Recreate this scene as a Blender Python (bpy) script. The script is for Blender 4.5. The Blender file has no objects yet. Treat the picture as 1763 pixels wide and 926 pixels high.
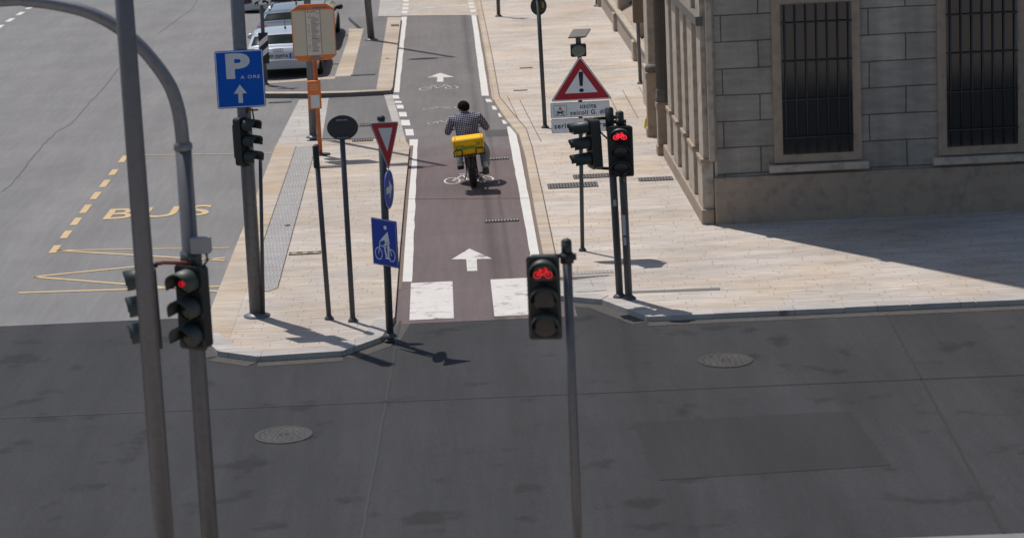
import bpy, bmesh, math, random
from mathutils import Vector, Matrix
random.seed(7)
V = Vector
S = bpy.context.scene
C = S.collection

# ------------------------------------------------------------------ camera, sky, sun, exposure
H, F, PX, PY = 8.4, 3900.0, 600.0, 253.0           # camera height (m), focal length and principal point (photo pixels)
VX, VY, ROLL = 745.0, -425.0, math.radians(3.2)     # vanishing point of the street, camera roll
def _basis():
    dx, dy = VX - PX, VY - PY
    c, s = math.cos(ROLL), math.sin(ROLL)
    ux, uy = dx*c - dy*s, dx*s + dy*c
    a = math.asin(ux/math.sqrt(ux*ux + uy*uy + F*F)); p = math.atan2(-uy, F)
    r = V((math.cos(a), math.sin(a), 0))
    f = V((-math.sin(a)*math.cos(p), math.cos(a)*math.cos(p), -math.sin(p)))
    u = r.cross(f)
    return r*c - u*s, u*c + r*s, f
CR, CU, CF = _basis()
CAM = V((0, 0, H))
cd = bpy.data.cameras.new('camera'); cam = bpy.data.objects.new('camera', cd); C.objects.link(cam)
cam.matrix_world = Matrix(((CR.x, CU.x, -CF.x, 0), (CR.y, CU.y, -CF.y, 0), (CR.z, CU.z, -CF.z, H), (0, 0, 0, 1)))
cd.sensor_fit = 'HORIZONTAL'; cd.sensor_width = 36; cd.lens = F/1763*36
cd.shift_x = (881.5 - PX)/1763; cd.shift_y = -(463 - PY)/1763
cd.clip_end = 3000
cd.dof.use_dof = True; cd.dof.focus_distance = 42.0; cd.dof.aperture_fstop = 1.8
S.camera = cam

SUN_EL, SUN_DIR = math.radians(65), V((-0.58, 0.81, 0)).normalized()
w = bpy.data.worlds.new('World'); S.world = w; w.use_nodes = True
nt = w.node_tree; sky = nt.nodes.new('ShaderNodeTexSky'); sky.sky_type = 'NISHITA'; sky.sun_disc = False
sky.sun_elevation = SUN_EL; sky.sun_rotation = math.atan2(SUN_DIR.x, SUN_DIR.y)
nt.links.new(sky.outputs[0], nt.nodes['Background'].inputs[0]); nt.nodes['Background'].inputs[1].default_value = 0.09
sl = bpy.data.lights.new('sun', 'SUN'); sl.energy = 3.7; sl.angle = math.radians(0.5); sl.color = (1, .955, .905)
so = bpy.data.objects.new('sun', sl); C.objects.link(so)
so.rotation_euler = (SUN_DIR*math.cos(SUN_EL) + V((0, 0, math.sin(SUN_EL)))).to_track_quat('Z', 'Y').to_euler()
S.view_settings.view_transform = 'Standard'; S.view_settings.look = 'None'
S.view_settings.exposure = 0.0; S.view_settings.gamma = 1; S.view_settings.use_curve_mapping = False

# ------------------------------------------------------------------ survey helpers: photo pixel -> place in the street
def ray(x, y): return CF + CR*((x - PX)/F) - CU*((y - PY)/F)
def g(x, y, z=0.0):                                  # point on a level surface
    v = ray(x, y); return CAM + v*((z - H)/v.z)
def at(x, y, Y):                                     # point at distance Y up the street
    v = ray(x, y); return CAM + v*(Y/v.y)
def ppm(P): return F/((P - CAM).dot(CF))             # photo pixels per metre at P

# ------------------------------------------------------------------ materials
def new_mat(name):
    m = bpy.data.materials.new(name); m.use_nodes = True
    return m, m.node_tree, m.node_tree.nodes['Principled BSDF']
def nd(t, k, **kw):
    n = t.nodes.new(k)
    for a, b in kw.items(): setattr(n, a, b)
    return n
def rgb(c): return (c[0], c[1], c[2], 1)
def mat(name, col, rough=.6, metal=0, var=.15, scale=6.0, bump=0.0, spec=.5, coat=0, dirt=0.0):
    m, t, b = new_mat(name)
    tc = nd(t, 'ShaderNodeTexCoord'); n = nd(t, 'ShaderNodeTexNoise'); n.inputs['Scale'].default_value = scale; n.inputs['Detail'].default_value = 6
    n.inputs['Roughness'].default_value = .65
    t.links.new(tc.outputs['Object'], n.inputs['Vector'])
    mx = nd(t, 'ShaderNodeMix', data_type='RGBA')
    mx.inputs[6].default_value = rgb([max(0, c*(1 - var)) for c in col]); mx.inputs[7].default_value = rgb([min(1, c*(1 + var)) for c in col])
    t.links.new(n.outputs['Fac'], mx.inputs[0]); out = mx.outputs[2]
    if dirt:
        n2 = nd(t, 'ShaderNodeTexNoise'); n2.inputs['Scale'].default_value = scale*3.1; n2.inputs['Detail'].default_value = 8
        t.links.new(tc.outputs['Object'], n2.inputs['Vector'])
        r = nd(t, 'ShaderNodeValToRGB'); r.color_ramp.elements[0].position = .48; r.color_ramp.elements[1].position = .72
        r.color_ramp.elements[0].color = (0, 0, 0, 1); r.color_ramp.elements[1].color = (dirt, dirt, dirt, 1)
        t.links.new(n2.outputs['Fac'], r.inputs[0])
        m2 = nd(t, 'ShaderNodeMix', data_type='RGBA'); m2.inputs[7].default_value = (.06, .05, .045, 1)
        t.links.new(r.outputs[0], m2.inputs[0]); t.links.new(out, m2.inputs[6]); out = m2.outputs[2]
    t.links.new(out, b.inputs['Base Color'])
    b.inputs['Roughness'].default_value = rough; b.inputs['Metallic'].default_value = metal
    b.inputs['Specular IOR Level'].default_value = spec; b.inputs['Coat Weight'].default_value = coat
    if bump:
        bp = nd(t, 'ShaderNodeBump'); bp.inputs['Strength'].default_value = bump; bp.inputs['Distance'].default_value = .02
        t.links.new(n.outputs['Fac'], bp.inputs['Height']); t.links.new(bp.outputs[0], b.inputs['Normal'])
    return m
def asphalt(name, col, col2=None, y0=0, y1=1, track=None, streak=.12, blot=0):
    """worn asphalt: fine aggregate, long wear streaks along the street, blotches; optional second colour farther up the street"""
    m, t, b = new_mat(name)
    tc = nd(t, 'ShaderNodeTexCoord'); L = t.links.new
    def noise(scale, vec, det=5):
        n = nd(t, 'ShaderNodeTexNoise'); n.inputs['Scale'].default_value = scale; n.inputs['Detail'].default_value = det; L(vec, n.inputs['Vector']); return n.outputs['Fac']
    mp = nd(t, 'ShaderNodeMapping'); mp.inputs['Scale'].default_value = (1, .09, 1); L(tc.outputs['Object'], mp.inputs[0])
    mq = nd(t, 'ShaderNodeMapping'); mq.inputs['Scale'].default_value = (.25, 1, 1); L(tc.outputs['Object'], mq.inputs[0])
    def mul(a, fac, lo, hi):
        r = nd(t, 'ShaderNodeMapRange'); r.inputs[1].default_value = .3; r.inputs[2].default_value = .7; r.inputs[3].default_value = lo; r.inputs[4].default_value = hi; L(fac, r.inputs[0])
        k = nd(t, 'ShaderNodeVectorMath', operation='SCALE'); L(a, k.inputs[0]); L(r.outputs[0], k.inputs['Scale']); return k.outputs[0]
    if col2:
        sp = nd(t, 'ShaderNodeSeparateXYZ'); L(tc.outputs['Object'], sp.inputs[0])
        ad = nd(t, 'ShaderNodeMath', operation='MULTIPLY_ADD'); L(noise(.9, tc.outputs['Object']), ad.inputs[0]); ad.inputs[1].default_value = 5.0; L(sp.outputs[1], ad.inputs[2])
        r = nd(t, 'ShaderNodeMapRange'); r.inputs[1].default_value = y0 + 2.5; r.inputs[2].default_value = y1 + 2.5; L(ad.outputs[0], r.inputs[0])
        mx = nd(t, 'ShaderNodeMix', data_type='RGBA'); mx.inputs[6].default_value = rgb(col); mx.inputs[7].default_value = rgb(col2); L(r.outputs[0], mx.inputs[0]); o = mx.outputs[2]
    else:
        rr = nd(t, 'ShaderNodeRGB'); rr.outputs[0].default_value = rgb(col); o = rr.outputs[0]
    o = mul(o, noise(1.1, mp.outputs[0]), 1 - streak, 1 + streak)
    o = mul(o, noise(.45, tc.outputs['Object']), .92, 1.08); o = mul(o, noise(9, mp.outputs[0], 7), .93, 1.07)
    o = mul(o, noise(2.5, mq.outputs[0]), .975, 1.025)
    o = mul(o, noise(38, tc.outputs['Object'], 3), .86, 1.14)
    if blot:
        n3 = noise(1.3, tc.outputs['Object'], 9); o = mul(mul(o, n3, 1, 1), n3, 1, 1)
        r = nd(t, 'ShaderNodeMapRange'); r.interpolation_type = 'SMOOTHSTEP'; r.inputs[1].default_value = .58; r.inputs[2].default_value = .68; r.inputs[3].default_value = 1; r.inputs[4].default_value = 1 - blot; L(n3, r.inputs[0])
        k = nd(t, 'ShaderNodeVectorMath', operation='SCALE'); L(o, k.inputs[0]); L(r.outputs[0], k.inputs['Scale']); o = k.outputs[0]
        o = mul(o, noise(140, tc.outputs['Object'], 2), .6, 1.5)
    if track:                                        # tyre-polished darker track
        for (xc, wd, amt) in track:
            s2 = nd(t, 'ShaderNodeSeparateXYZ'); L(tc.outputs['Object'], s2.inputs[0])
            ds = nd(t, 'ShaderNodeMath', operation='SUBTRACT'); L(s2.outputs[0], ds.inputs[0]); ds.inputs[1].default_value = xc
            ab = nd(t, 'ShaderNodeMath', operation='ABSOLUTE'); L(ds.outputs[0], ab.inputs[0])
            wn = nd(t, 'ShaderNodeMath', operation='MULTIPLY_ADD'); L(noise(2.2, mp.outputs[0], 8), wn.inputs[0]); wn.inputs[1].default_value = wd*1.6; L(ab.outputs[0], wn.inputs[2])
            r = nd(t, 'ShaderNodeMapRange'); r.interpolation_type = 'SMOOTHSTEP'; r.inputs[1].default_value = wd*.5; r.inputs[2].default_value = wd*1.7; r.inputs[3].default_value = amt; r.inputs[4].default_value = 1; L(wn.outputs[0], r.inputs[0])
            k = nd(t, 'ShaderNodeVectorMath', operation='SCALE'); L(o, k.inputs[0]); L(r.outputs[0], k.inputs['Scale']); o = k.outputs[0]
    L(o, b.inputs['Base Color']); b.inputs['Roughness'].default_value = .85; b.inputs['Specular IOR Level'].default_value = .3
    bp = nd(t, 'ShaderNodeBump'); bp.inputs['Strength'].default_value = .35; bp.inputs['Distance'].default_value = .01
    L(noise(60, tc.outputs['Object'], 2), bp.inputs['Height']); L(bp.outputs[0], b.inputs['Normal'])
    return m
def pavers(name, c1, c2, cm, bw=.62, rh=.19, mortar=.006, stain=.25, rot=0.0, warm=None, shuffle=True, wall=False):
    """rows of stone pavers across the street: per-stone tint, weathered joints, stains"""
    m, t, b = new_mat(name); L = t.links.new
    tc = nd(t, 'ShaderNodeTexCoord'); mp = nd(t, 'ShaderNodeMapping'); mp.inputs['Rotation'].default_value = (math.pi/2 if wall else 0, 0, rot); L(tc.outputs['Object'], mp.inputs[0])
    nw = nd(t, 'ShaderNodeTexNoise'); nw.inputs['Scale'].default_value = .8; L(mp.outputs[0], nw.inputs['Vector'])
    va = nd(t, 'ShaderNodeVectorMath', operation='MULTIPLY_ADD'); L(nw.outputs['Color'], va.inputs[0]); va.inputs[1].default_value = (.06, .05, 0); L(mp.outputs[0], va.inputs[2])
    sx_ = nd(t, 'ShaderNodeSeparateXYZ'); L(va.outputs[0], sx_.inputs[0])
    dv = nd(t, 'ShaderNodeMath', operation='DIVIDE'); L(sx_.outputs[1], dv.inputs[0]); dv.inputs[1].default_value = rh
    fl = nd(t, 'ShaderNodeMath', operation='FLOOR'); L(dv.outputs[0], fl.inputs[0])
    wn = nd(t, 'ShaderNodeTexWhiteNoise', noise_dimensions='1D'); L(fl.outputs[0], wn.inputs['W'])
    ad = nd(t, 'ShaderNodeMath', operation='MULTIPLY_ADD'); L(wn.outputs['Value'], ad.inputs[0]); ad.inputs[1].default_value = 3.0 if shuffle else 0.0; L(sx_.outputs[0], ad.inputs[2])
    cx_ = nd(t, 'ShaderNodeCombineXYZ'); L(ad.outputs[0], cx_.inputs[0]); L(sx_.outputs[1], cx_.inputs[1])
    br = nd(t, 'ShaderNodeTexBrick'); br.offset = 0 if shuffle else .5; br.offset_frequency = 2; L(cx_.outputs[0], br.inputs['Vector'])
    br.inputs['Color1'].default_value = rgb(c1); br.inputs['Color2'].default_value = rgb(c2); br.inputs['Mortar'].default_value = rgb(cm)
    br.inputs['Scale'].default_value = 1; br.inputs['Mortar Size'].default_value = mortar; br.inputs['Mortar Smooth'].default_value = .3
    br.inputs['Brick Width'].default_value = bw; br.inputs['Row Height'].default_value = rh; br.inputs['Bias'].default_value = -.1
    o = br.outputs['Color']
    def noise(scale, sc=(1, 1, 1), det=6):
        q = nd(t, 'ShaderNodeMapping'); q.inputs['Scale'].default_value = sc; L(tc.outputs['Object'], q.inputs[0])
        n = nd(t, 'ShaderNodeTexNoise'); n.inputs['Scale'].default_value = scale; n.inputs['Detail'].default_value = det; L(q.outputs[0], n.inputs['Vector']); return n.outputs['Fac']
    def mul(a, fac, lo, hi, f0=.3, f1=.7):
        r = nd(t, 'ShaderNodeMapRange'); r.inputs[1].default_value = f0; r.inputs[2].default_value = f1; r.inputs[3].default_value = lo; r.inputs[4].default_value = hi; L(fac, r.inputs[0])
        k = nd(t, 'ShaderNodeVectorMath', operation='SCALE'); L(a, k.inputs[0]); L(r.outputs[0], k.inputs['Scale']); return k.outputs[0]
    o = mul(o, noise(.35), 1 - stain*.45, 1 + stain*.35)
    o = mul(o, noise(1.6, (1.6, 1, .13) if wall else (.35, 1.6, 1)), 1 - stain*.45, 1 + stain*.4)
    o = mul(o, noise(9, (.3, 1.3, 1)), .86, 1.12)
    o = mul(o, noise(40), .93, 1.07)
    if warm:
        mx = nd(t, 'ShaderNodeMix', data_type='RGBA', blend_type='MULTIPLY'); mx.inputs[7].default_value = rgb(warm)
        r = nd(t, 'ShaderNodeMapRange'); r.inputs[1].default_value = .42; r.inputs[2].default_value = .66; L(noise(.6, (1, 1, 1), 4), r.inputs[0]); L(r.outputs[0], mx.inputs[0]); L(o, mx.inputs[6]); o = mx.outputs[2]
    L(o, b.inputs['Base Color']); b.inputs['Roughness'].default_value = .8; b.inputs['Specular IOR Level'].default_value = .3
    bp = nd(t, 'ShaderNodeBump'); bp.inputs['Strength'].default_value = .3; bp.inputs['Distance'].default_value = .01; bp.invert = True
    L(br.outputs['Fac'], bp.inputs['Height']); L(bp.outputs[0], b.inputs['Normal'])
    return m
def worn_paint(name, col, under, thr=.40, scale=9):
    m, t, b = new_mat(name); L = t.links.new
    tc = nd(t, 'ShaderNodeTexCoord'); q = nd(t, 'ShaderNodeMapping'); q.inputs['Scale'].default_value = (.6, .8, 1); L(tc.outputs['Object'], q.inputs[0])
    n = nd(t, 'ShaderNodeTexNoise'); n.inputs['Scale'].default_value = scale; n.inputs['Detail'].default_value = 10; n.inputs['Roughness'].default_value = .7; L(q.outputs[0], n.inputs['Vector'])
    r = nd(t, 'ShaderNodeMapRange'); r.inputs[1].default_value = thr - .07; r.inputs[2].default_value = thr + .07; L(n.outputs['Fac'], r.inputs[0])
    n2 = nd(t, 'ShaderNodeTexNoise'); n2.inputs['Scale'].default_value = 2.5; n2.inputs['Detail'].default_value = 6; L(tc.outputs['Object'], n2.inputs['Vector'])
    m1 = nd(t, 'ShaderNodeMix', data_type='RGBA'); m1.inputs[6].default_value = rgb([c*.84 for c in col]); m1.inputs[7].default_value = rgb([min(.86, c*1.1) for c in col]); L(n2.outputs['Fac'], m1.inputs[0])
    mx = nd(t, 'ShaderNodeMix', data_type='RGBA'); mx.inputs[6].default_value = rgb(under); L(m1.outputs[2], mx.inputs[7]); L(r.outputs[0], mx.inputs[0])
    L(mx.outputs[2], b.inputs['Base Color']); b.inputs['Roughness'].default_value = .75
    return m
def emit(name, col, st):
    m, t, b = new_mat(name); b.inputs['Base Color'].default_value = rgb(col); b.inputs['Emission Color'].default_value = rgb(col); b.inputs['Emission Strength'].default_value = st
    return m

M = {}
M['road'] = asphalt('road_asphalt', (.188, .182, .177), streak=.08)
M['cross'] = asphalt('fresh_asphalt', (.034, .034, .036), track=[(-2.6, .5, .8), (2.4, .45, .85), (-6.5, .5, .85)], streak=.2, blot=.4)
M['path'] = asphalt('path_asphalt', (.134, .102, .102), (.158, .144, .141), 46.5, 50, track=[(.60, .20, .66), (.86, .09, .72), (.1, .16, .93)], streak=.07)
M['island'] = asphalt('island_asphalt', (.15, .142, .14))
M['pave_r'] = pavers('pale_pavers', (.505, .45, .398), (.475, .422, .374), (.30, .255, .22), bw=.72, rh=.155, mortar=.007, stain=.32, warm=(1.0, .92, .82))
M['pave_l'] = pavers('warm_pavers', (.475, .418, .362), (.445, .39, .34), (.29, .245, .21), bw=.72, rh=.155, mortar=.007, stain=.3, warm=(1.0, .94, .86))
M['kerb'] = pavers('kerb_stone', (.46, .39, .315), (.41, .35, .285), (.22, .18, .14), bw=2.0, rh=1.1, rot=math.pi/2, stain=.3, warm=(1.0, .91, .80))
M['ramp'] = pavers('ramp_stone', (.43, .40, .37), (.38, .355, .33), (.22, .19, .17), bw=1.2, rh=.5, stain=.2)
M['far_stone'] = pavers('far_stone', (.47, .42, .37), (.40, .365, .33), (.24, .2, .17), bw=.8, rh=.3, stain=.25, warm=(1.04, .93, .82))
M['tactile'] = pavers('tactile_tiles', (.355, .335, .325), (.325, .31, .30), (.26, .245, .235), bw=.06, rh=.3, mortar=.010, stain=.12, shuffle=False)
M['tar'] = mat('tar_seam', (.014, .014, .015), .6)
M['iron_dk'] = mat('manhole_iron', (.045, .042, .04), .6, .3, scale=30, var=.4, bump=.6)
M['lane_patch'] = asphalt('lane_patch', (.085, .078, .077))
M['patch'] = asphalt('patched_asphalt', (.028, .028, .029))
M['ashlar'] = pavers('ashlar_stone', (.36, .325, .28), (.30, .27, .235), (.13, .11, .095), bw=1.25, rh=.46, mortar=.014, stain=.45, shuffle=False, wall=True)
M['joint_shade'] = mat('joint_dirt_and_shade', (.10, .08, .065), .9, scale=8, var=.4)  # dirt in the joints, also the painted shade of the dropped kerb's face
M['gutter'] = mat('gutter_dirt', (.17, .125, .10), .9, scale=6, var=.35)
M['gutter_dk'] = mat('street_gutter', (.075, .068, .06), .95, scale=9, var=.5, dirt=.4)
M['white_paint'] = worn_paint('road_white', (.62, .60, .565), (.25, .22, .2), .34)
M['faded_paint'] = worn_paint('faded_white', (.52, .50, .48), (.135, .12, .12), .44, 14)
M['zebra_paint'] = worn_paint('zebra_white', (.60, .57, .53), (.2, .17, .16), .40, 6)
M['yellow_paint'] = worn_paint('road_yellow', (.55, .39, .20), (.19, .175, .16), .36, 12)
M['crack'] = mat('crack_tar', (.07, .068, .066), .9)
M['grate'] = mat('cast_iron', (.16, .15, .145), .7, .2, scale=20)
M['grate_lt'] = mat('worn_iron', (.26, .25, .235), .7, .2, scale=20, dirt=.3)
M['grate_dark'] = mat('drain_dark', (.02, .02, .02), .9)
M['steel'] = mat('grey_pole', (.115, .115, .125), .5, .25, scale=5, dirt=.25)
M['steel_lt'] = mat('galvanised_steel', (.17, .175, .19), .5, .4, scale=5, dirt=.3)
M['dark_pole'] = mat('dark_pole', (.075, .078, .085), .5, .2, scale=5, dirt=.25)
M['green_pole'] = mat('green_pole', (.055, .065, .068), .5, .1, scale=6, dirt=.2)
M['signal'] = mat('signal_housing', (.014, .019, .018), .42, 0, scale=8, dirt=.15)
M['visor'] = mat('visor_green', (.022, .034, .031), .5, scale=8, dirt=.2)
M['black'] = mat('matt_black', (.016, .016, .018), .6)
M['lens_off'] = mat('unlit_lens', (.012, .012, .013), .25)
M['red_lit'] = emit('lit_red', (1, .018, .04), 1.5)
M['red_dim'] = emit('lit_red_dim', (1, .012, .03), .36)
M['sign_back'] = mat('sign_back', (.035, .037, .042), .55, .1, scale=10)
M['sign_rim'] = mat('sign_rim', (.3, .31, .33), .45, .4)
M['sign_blue'] = mat('sign_blue', (.003, .10, .50), .55, var=.06, dirt=.04, spec=.15)
M['sign_blue2'] = mat('sign_blue_faded', (.03, .07, .40), .55, var=.08, dirt=.08, spec=.2)
M['sign_white'] = mat('sign_white', (.82, .82, .82), .45, var=.05, dirt=.08)
M['sign_grey'] = mat('sign_dull_white', (.66, .67, .68), .5, var=.06, dirt=.1)
M['sign_red'] = mat('sign_red', (.42, .012, .022), .4, var=.08, dirt=.08)
M['sign_black'] = mat('sign_black', (.014, .014, .016), .5)
M['orange'] = mat('orange_paint', (.75, .20, .035), .5, var=.12, dirt=.1)
M['orange_pole'] = mat('orange_pole', (.5, .13, .04), .5, var=.2, dirt=.2)
M['cream'] = mat('cream_panel', (.62, .55, .42), .5, var=.05, dirt=.06)
M['paper'] = mat('timetable_paper', (.68, .63, .54), .6, var=.05)
M['ink'] = mat('ink', (.22, .20, .175), .7)
M['lamp_lens'] = mat('flash_lens', (.20, .19, .15), .35)
M['solar'] = mat('solar_back', (.15, .13, .105), .5, dirt=.2)
M['sticker'] = mat('peeled_sticker', (.5, .48, .52), .6, dirt=.4, scale=30)
M['rust'] = mat('rusty_arm', (.24, .075, .05), .8, var=.3)
M['grey_box'] = mat('grey_box', (.24, .25, .26), .5)
M['stone'] = mat('facade_stone', (.44, .375, .30), .85, var=.26, scale=2.0, bump=.25, dirt=.4)
M['stone_wall'] = mat('rough_wall_stone', (.37, .30, .235), .9, var=.25, scale=3.5, bump=.5, dirt=.35)
M['shutter'] = mat('brown_shutter', (.16, .12, .085), .7, var=.2, scale=3, dirt=.2)
M['stone_dk'] = mat('plinth_stone', (.34, .265, .20), .85, var=.2, scale=2.2, bump=.25, dirt=.3)
M['stone_col'] = mat('column_stone', (.14, .125, .105), .8, var=.2, scale=3, bump=.2, dirt=.3)
M['glass_dk'] = mat('window_glass', (.02, .022, .025), .08, spec=.6)
M['iron'] = mat('window_iron', (.05, .05, .05), .5, .3)
M['yellow'] = mat('yellow_bag', (.82, .49, .008), .6, var=.08, dirt=.06, scale=4, spec=.2, bump=.25)
M['yellow_edge'] = mat('yellow_trim', (.6, .32, .01), .5)
M['logo_green'] = mat('logo_green', (.11, .24, .05), .6)
M['rubber'] = mat('rubber', (.018, .017, .016), .8, scale=14)
M['skin'] = mat('skin', (.17, .08, .05), .55, spec=.3)
M['hair'] = mat('hair', (.009, .007, .006), .85, scale=60, bump=.8, spec=.12)
M['jeans'] = mat('pale_jeans', (.21, .24, .25), .85, scale=14, var=.25, bump=.2)
M['shoe'] = mat('shoe_white', (.5, .49, .47), .6)
M['shoe_grey'] = mat('shoe_grey', (.12, .10, .09), .7)
M['car_white'] = mat('car_silver_white', (.43, .465, .52), .28, .15, var=.03, coat=.6)
M['car_grey'] = mat('car_dark_grey', (.10, .11, .125), .3, .55, var=.04, coat=.9)
M['car_black'] = mat('car_black', (.02, .02, .022), .25, .2, coat=.9)
M['car_glass'] = mat('car_glass', (.008, .017, .018), .15, spec=.05, var=.5, scale=3)
M['tail_red'] = mat('tail_light', (.16, .006, .008), .2, coat=.5)
M['chrome'] = mat('chrome', (.5, .5, .52), .25, .9)
M['chrome_dk'] = mat('dark_chrome', (.16, .16, .17), .3, .6)
M['plate'] = mat('plate_white', (.55, .56, .58), .5)
M['rim'] = mat('alloy_rim', (.4, .4, .41), .35, .8)
M['tile_yellow'] = mat('yellow_plastic', (.75, .6, .03), .5)

def shirt_mat():
    m, t, b = new_mat('checked_shirt'); L = t.links.new
    tc = nd(t, 'ShaderNodeTexCoord'); sp = nd(t, 'ShaderNodeSeparateXYZ'); L(tc.outputs['Object'], sp.inputs[0])
    def sq(o, per, duty):
        a = nd(t, 'ShaderNodeMath', operation='DIVIDE'); L(o, a.inputs[0]); a.inputs[1].default_value = per
        f = nd(t, 'ShaderNodeMath', operation='FRACT'); L(a.outputs[0], f.inputs[0])
        c = nd(t, 'ShaderNodeMath', operation='GREATER_THAN'); L(f.outputs[0], c.inputs[0]); c.inputs[1].default_value = duty; return c.outputs[0]
    mu = nd(t, 'ShaderNodeMath', operation='MULTIPLY'); L(sq(sp.outputs[0], .036, .46), mu.inputs[0]); L(sq(sp.outputs[2], .033, .40), mu.inputs[1])
    mx = nd(t, 'ShaderNodeMix', data_type='RGBA'); mx.inputs[6].default_value = (.028, .03, .075, 1); mx.inputs[7].default_value = (.40, .38, .40, 1); L(mu.outputs[0], mx.inputs[0])
    n = nd(t, 'ShaderNodeTexNoise'); n.inputs['Scale'].default_value = 9; L(tc.outputs['Object'], n.inputs['Vector'])
    bp = nd(t, 'ShaderNodeBump'); bp.inputs['Strength'].default_value = .6; bp.inputs['Distance'].default_value = .03; L(n.outputs['Fac'], bp.inputs['Height']); L(bp.outputs[0], b.inputs['Normal'])
    L(mx.outputs[2], b.inputs['Base Color']); b.inputs['Roughness'].default_value = .9; b.inputs['Specular IOR Level'].default_value = .2
    return m
M['shirt'] = shirt_mat()

# ------------------------------------------------------------------ mesh builder
ORG = {}
def org(o): return ORG.get(o.name, V((0, 0, 0))) if o else V((0, 0, 0))
class Fr:                                            # a local frame: u right, v up, w towards the viewer
    def __init__(s, o, u=(1, 0, 0), v=(0, 0, 1)):
        s.o = V(o); s.u = V(u).normalized(); s.v = V(v).normalized(); s.w = s.u.cross(s.v)
    def p(s, a, b, c=0): return s.o + s.u*a + s.v*b + s.w*c
    def sub(s, a, b, c=0): return Fr(s.p(a, b, c), s.u, s.v)
class MB:
    def __init__(s): s.v = []; s.f = []; s.sm = []
    def add(s, vs, fs, smooth=False):
        n = len(s.v); s.v += [V(q) for q in vs]
        for f in fs: s.f.append([i + n for i in f]); s.sm.append(smooth)
        return s
    def box(s, c, d, fr=None, bev=0.0):
        fr = fr or Fr((0, 0, 0), (1, 0, 0), (0, 1, 0)); x, y, z = d[0]/2, d[1]/2, d[2]/2; b = min(bev, x*.9, y*.9)
        if not b:
            pts = [(-x, -y), (x, -y), (x, y), (-x, y)]
        else:
            pts = [(-x + b, -y), (x - b, -y), (x, -y + b), (x, y - b), (x - b, y), (-x + b, y), (-x, y - b), (-x, -y + b)]
        return s.prism([(c[0] + a, c[1] + q) for a, q in pts], c[2] - z, c[2] + z, fr)
    def prism(s, poly, w0, w1, fr=None):
        fr = fr or Fr((0, 0, 0), (1, 0, 0), (0, 1, 0)); n = len(poly)
        ar = sum(poly[i][0]*poly[(i+1) % n][1] - poly[(i+1) % n][0]*poly[i][1] for i in range(n))
        if ar < 0: poly = poly[::-1]
        vs = [fr.p(a, b, w0) for a, b in poly] + [fr.p(a, b, w1) for a, b in poly]
        fs = [list(range(n))[::-1], list(range(n, 2*n))] + [[i, (i+1) % n, n + (i+1) % n, n + i] for i in range(n)]
        return s.add(vs, fs)
    def sheet(s, poly, w, fr=None):
        fr = fr or Fr((0, 0, 0), (1, 0, 0), (0, 1, 0)); n = len(poly)
        ar = sum(poly[i][0]*poly[(i+1) % n][1] - poly[(i+1) % n][0]*poly[i][1] for i in range(n))
        if ar < 0: poly = poly[::-1]
        return s.add([fr.p(a, b, w) for a, b in poly], [list(range(n))])
    def tube(s, pts, r, n=14, caps=True, smooth=True):
        pts = [V(p) for p in pts]; rs = r if isinstance(r, (list, tuple)) else [r]*len(pts)
        base = len(s.v); up = None
        for i, p in enumerate(pts):
            d = (pts[min(i+1, len(pts)-1)] - pts[max(i-1, 0)]).normalized()
            if up is None: up = d.orthogonal().normalized()
            up = (up - d*up.dot(d)).normalized(); sd = d.cross(up)
            for k in range(n):
                a = 2*math.pi*k/n; s.v.append(p + (up*math.cos(a) + sd*math.sin(a))*rs[i])
        for i in range(len(pts)-1):
            for k in range(n):
                a, b = base + i*n + k, base + i*n + (k+1) % n
                s.f.append([a, b, b + n, a + n]); s.sm.append(smooth)
        if caps:
            s.f.append([base + k for k in range(n)][::-1]); s.sm.append(False)
            e = base + (len(pts)-1)*n; s.f.append([e + k for k in range(n)]); s.sm.append(False)
        return s
    def lathe(s, o, ax, prof, n=24, smooth=True, a0=0, a1=2*math.pi, up=None):   # prof: (distance along axis, radius)
        ax = V(ax).normalized(); e1 = V(up) if up else ax.orthogonal(); e1 = (e1 - ax*e1.dot(ax)).normalized(); e2 = ax.cross(e1); base = len(s.v); full = abs(a1 - a0 - 2*math.pi) < 1e-6
        m = n if full else n + 1
        for d, r in prof:
            for k in range(m):
                a = a0 + (a1 - a0)*k/n; s.v.append(V(o) + ax*d + (e1*math.cos(a) + e2*math.sin(a))*r)
        for i in range(len(prof)-1):
            for k in range(n):
                a, b = base + i*m + k, base + i*m + (k+1) % m
                s.f.append([a, b, b + m, a + m]); s.sm.append(smooth)
        return s
    def ring(s, fr, cx, cy, rx, ry, th, w0, w1, n=28):
        o = [(cx + math.cos(2*math.pi*k/n)*rx, cy + math.sin(2*math.pi*k/n)*ry) for k in range(n)]
        i = [(cx + math.cos(2*math.pi*k/n)*(rx - th), cy + math.sin(2*math.pi*k/n)*(ry - th*min(1, ry/rx))) for k in range(n)]
        vs = [fr.p(a, b, w1) for a, b in o] + [fr.p(a, b, w1) for a, b in i] + [fr.p(a, b, w0) for a, b in o] + [fr.p(a, b, w0) for a, b in i]
        fs = []
        for k in range(n):
            q = (k+1) % n
            fs += [[k, q, n + q, n + k], [2*n + k, 2*n + q, q, k], [n + k, n + q, 3*n + q, 3*n + k]]
        return s.add(vs, fs)
    def bar(s, fr, a, b, th, w0, w1):                # flat bar between two points of a plane
        a, b = V((a[0], a[1])), V((b[0], b[1])); d = (b - a).normalized()*th/2; n = V((-d.y, d.x))
        return s.prism([tuple(a - d*.5 - n), tuple(b + d*.5 - n), tuple(b + d*.5 + n), tuple(a - d*.5 + n)], w0, w1, fr)
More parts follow.
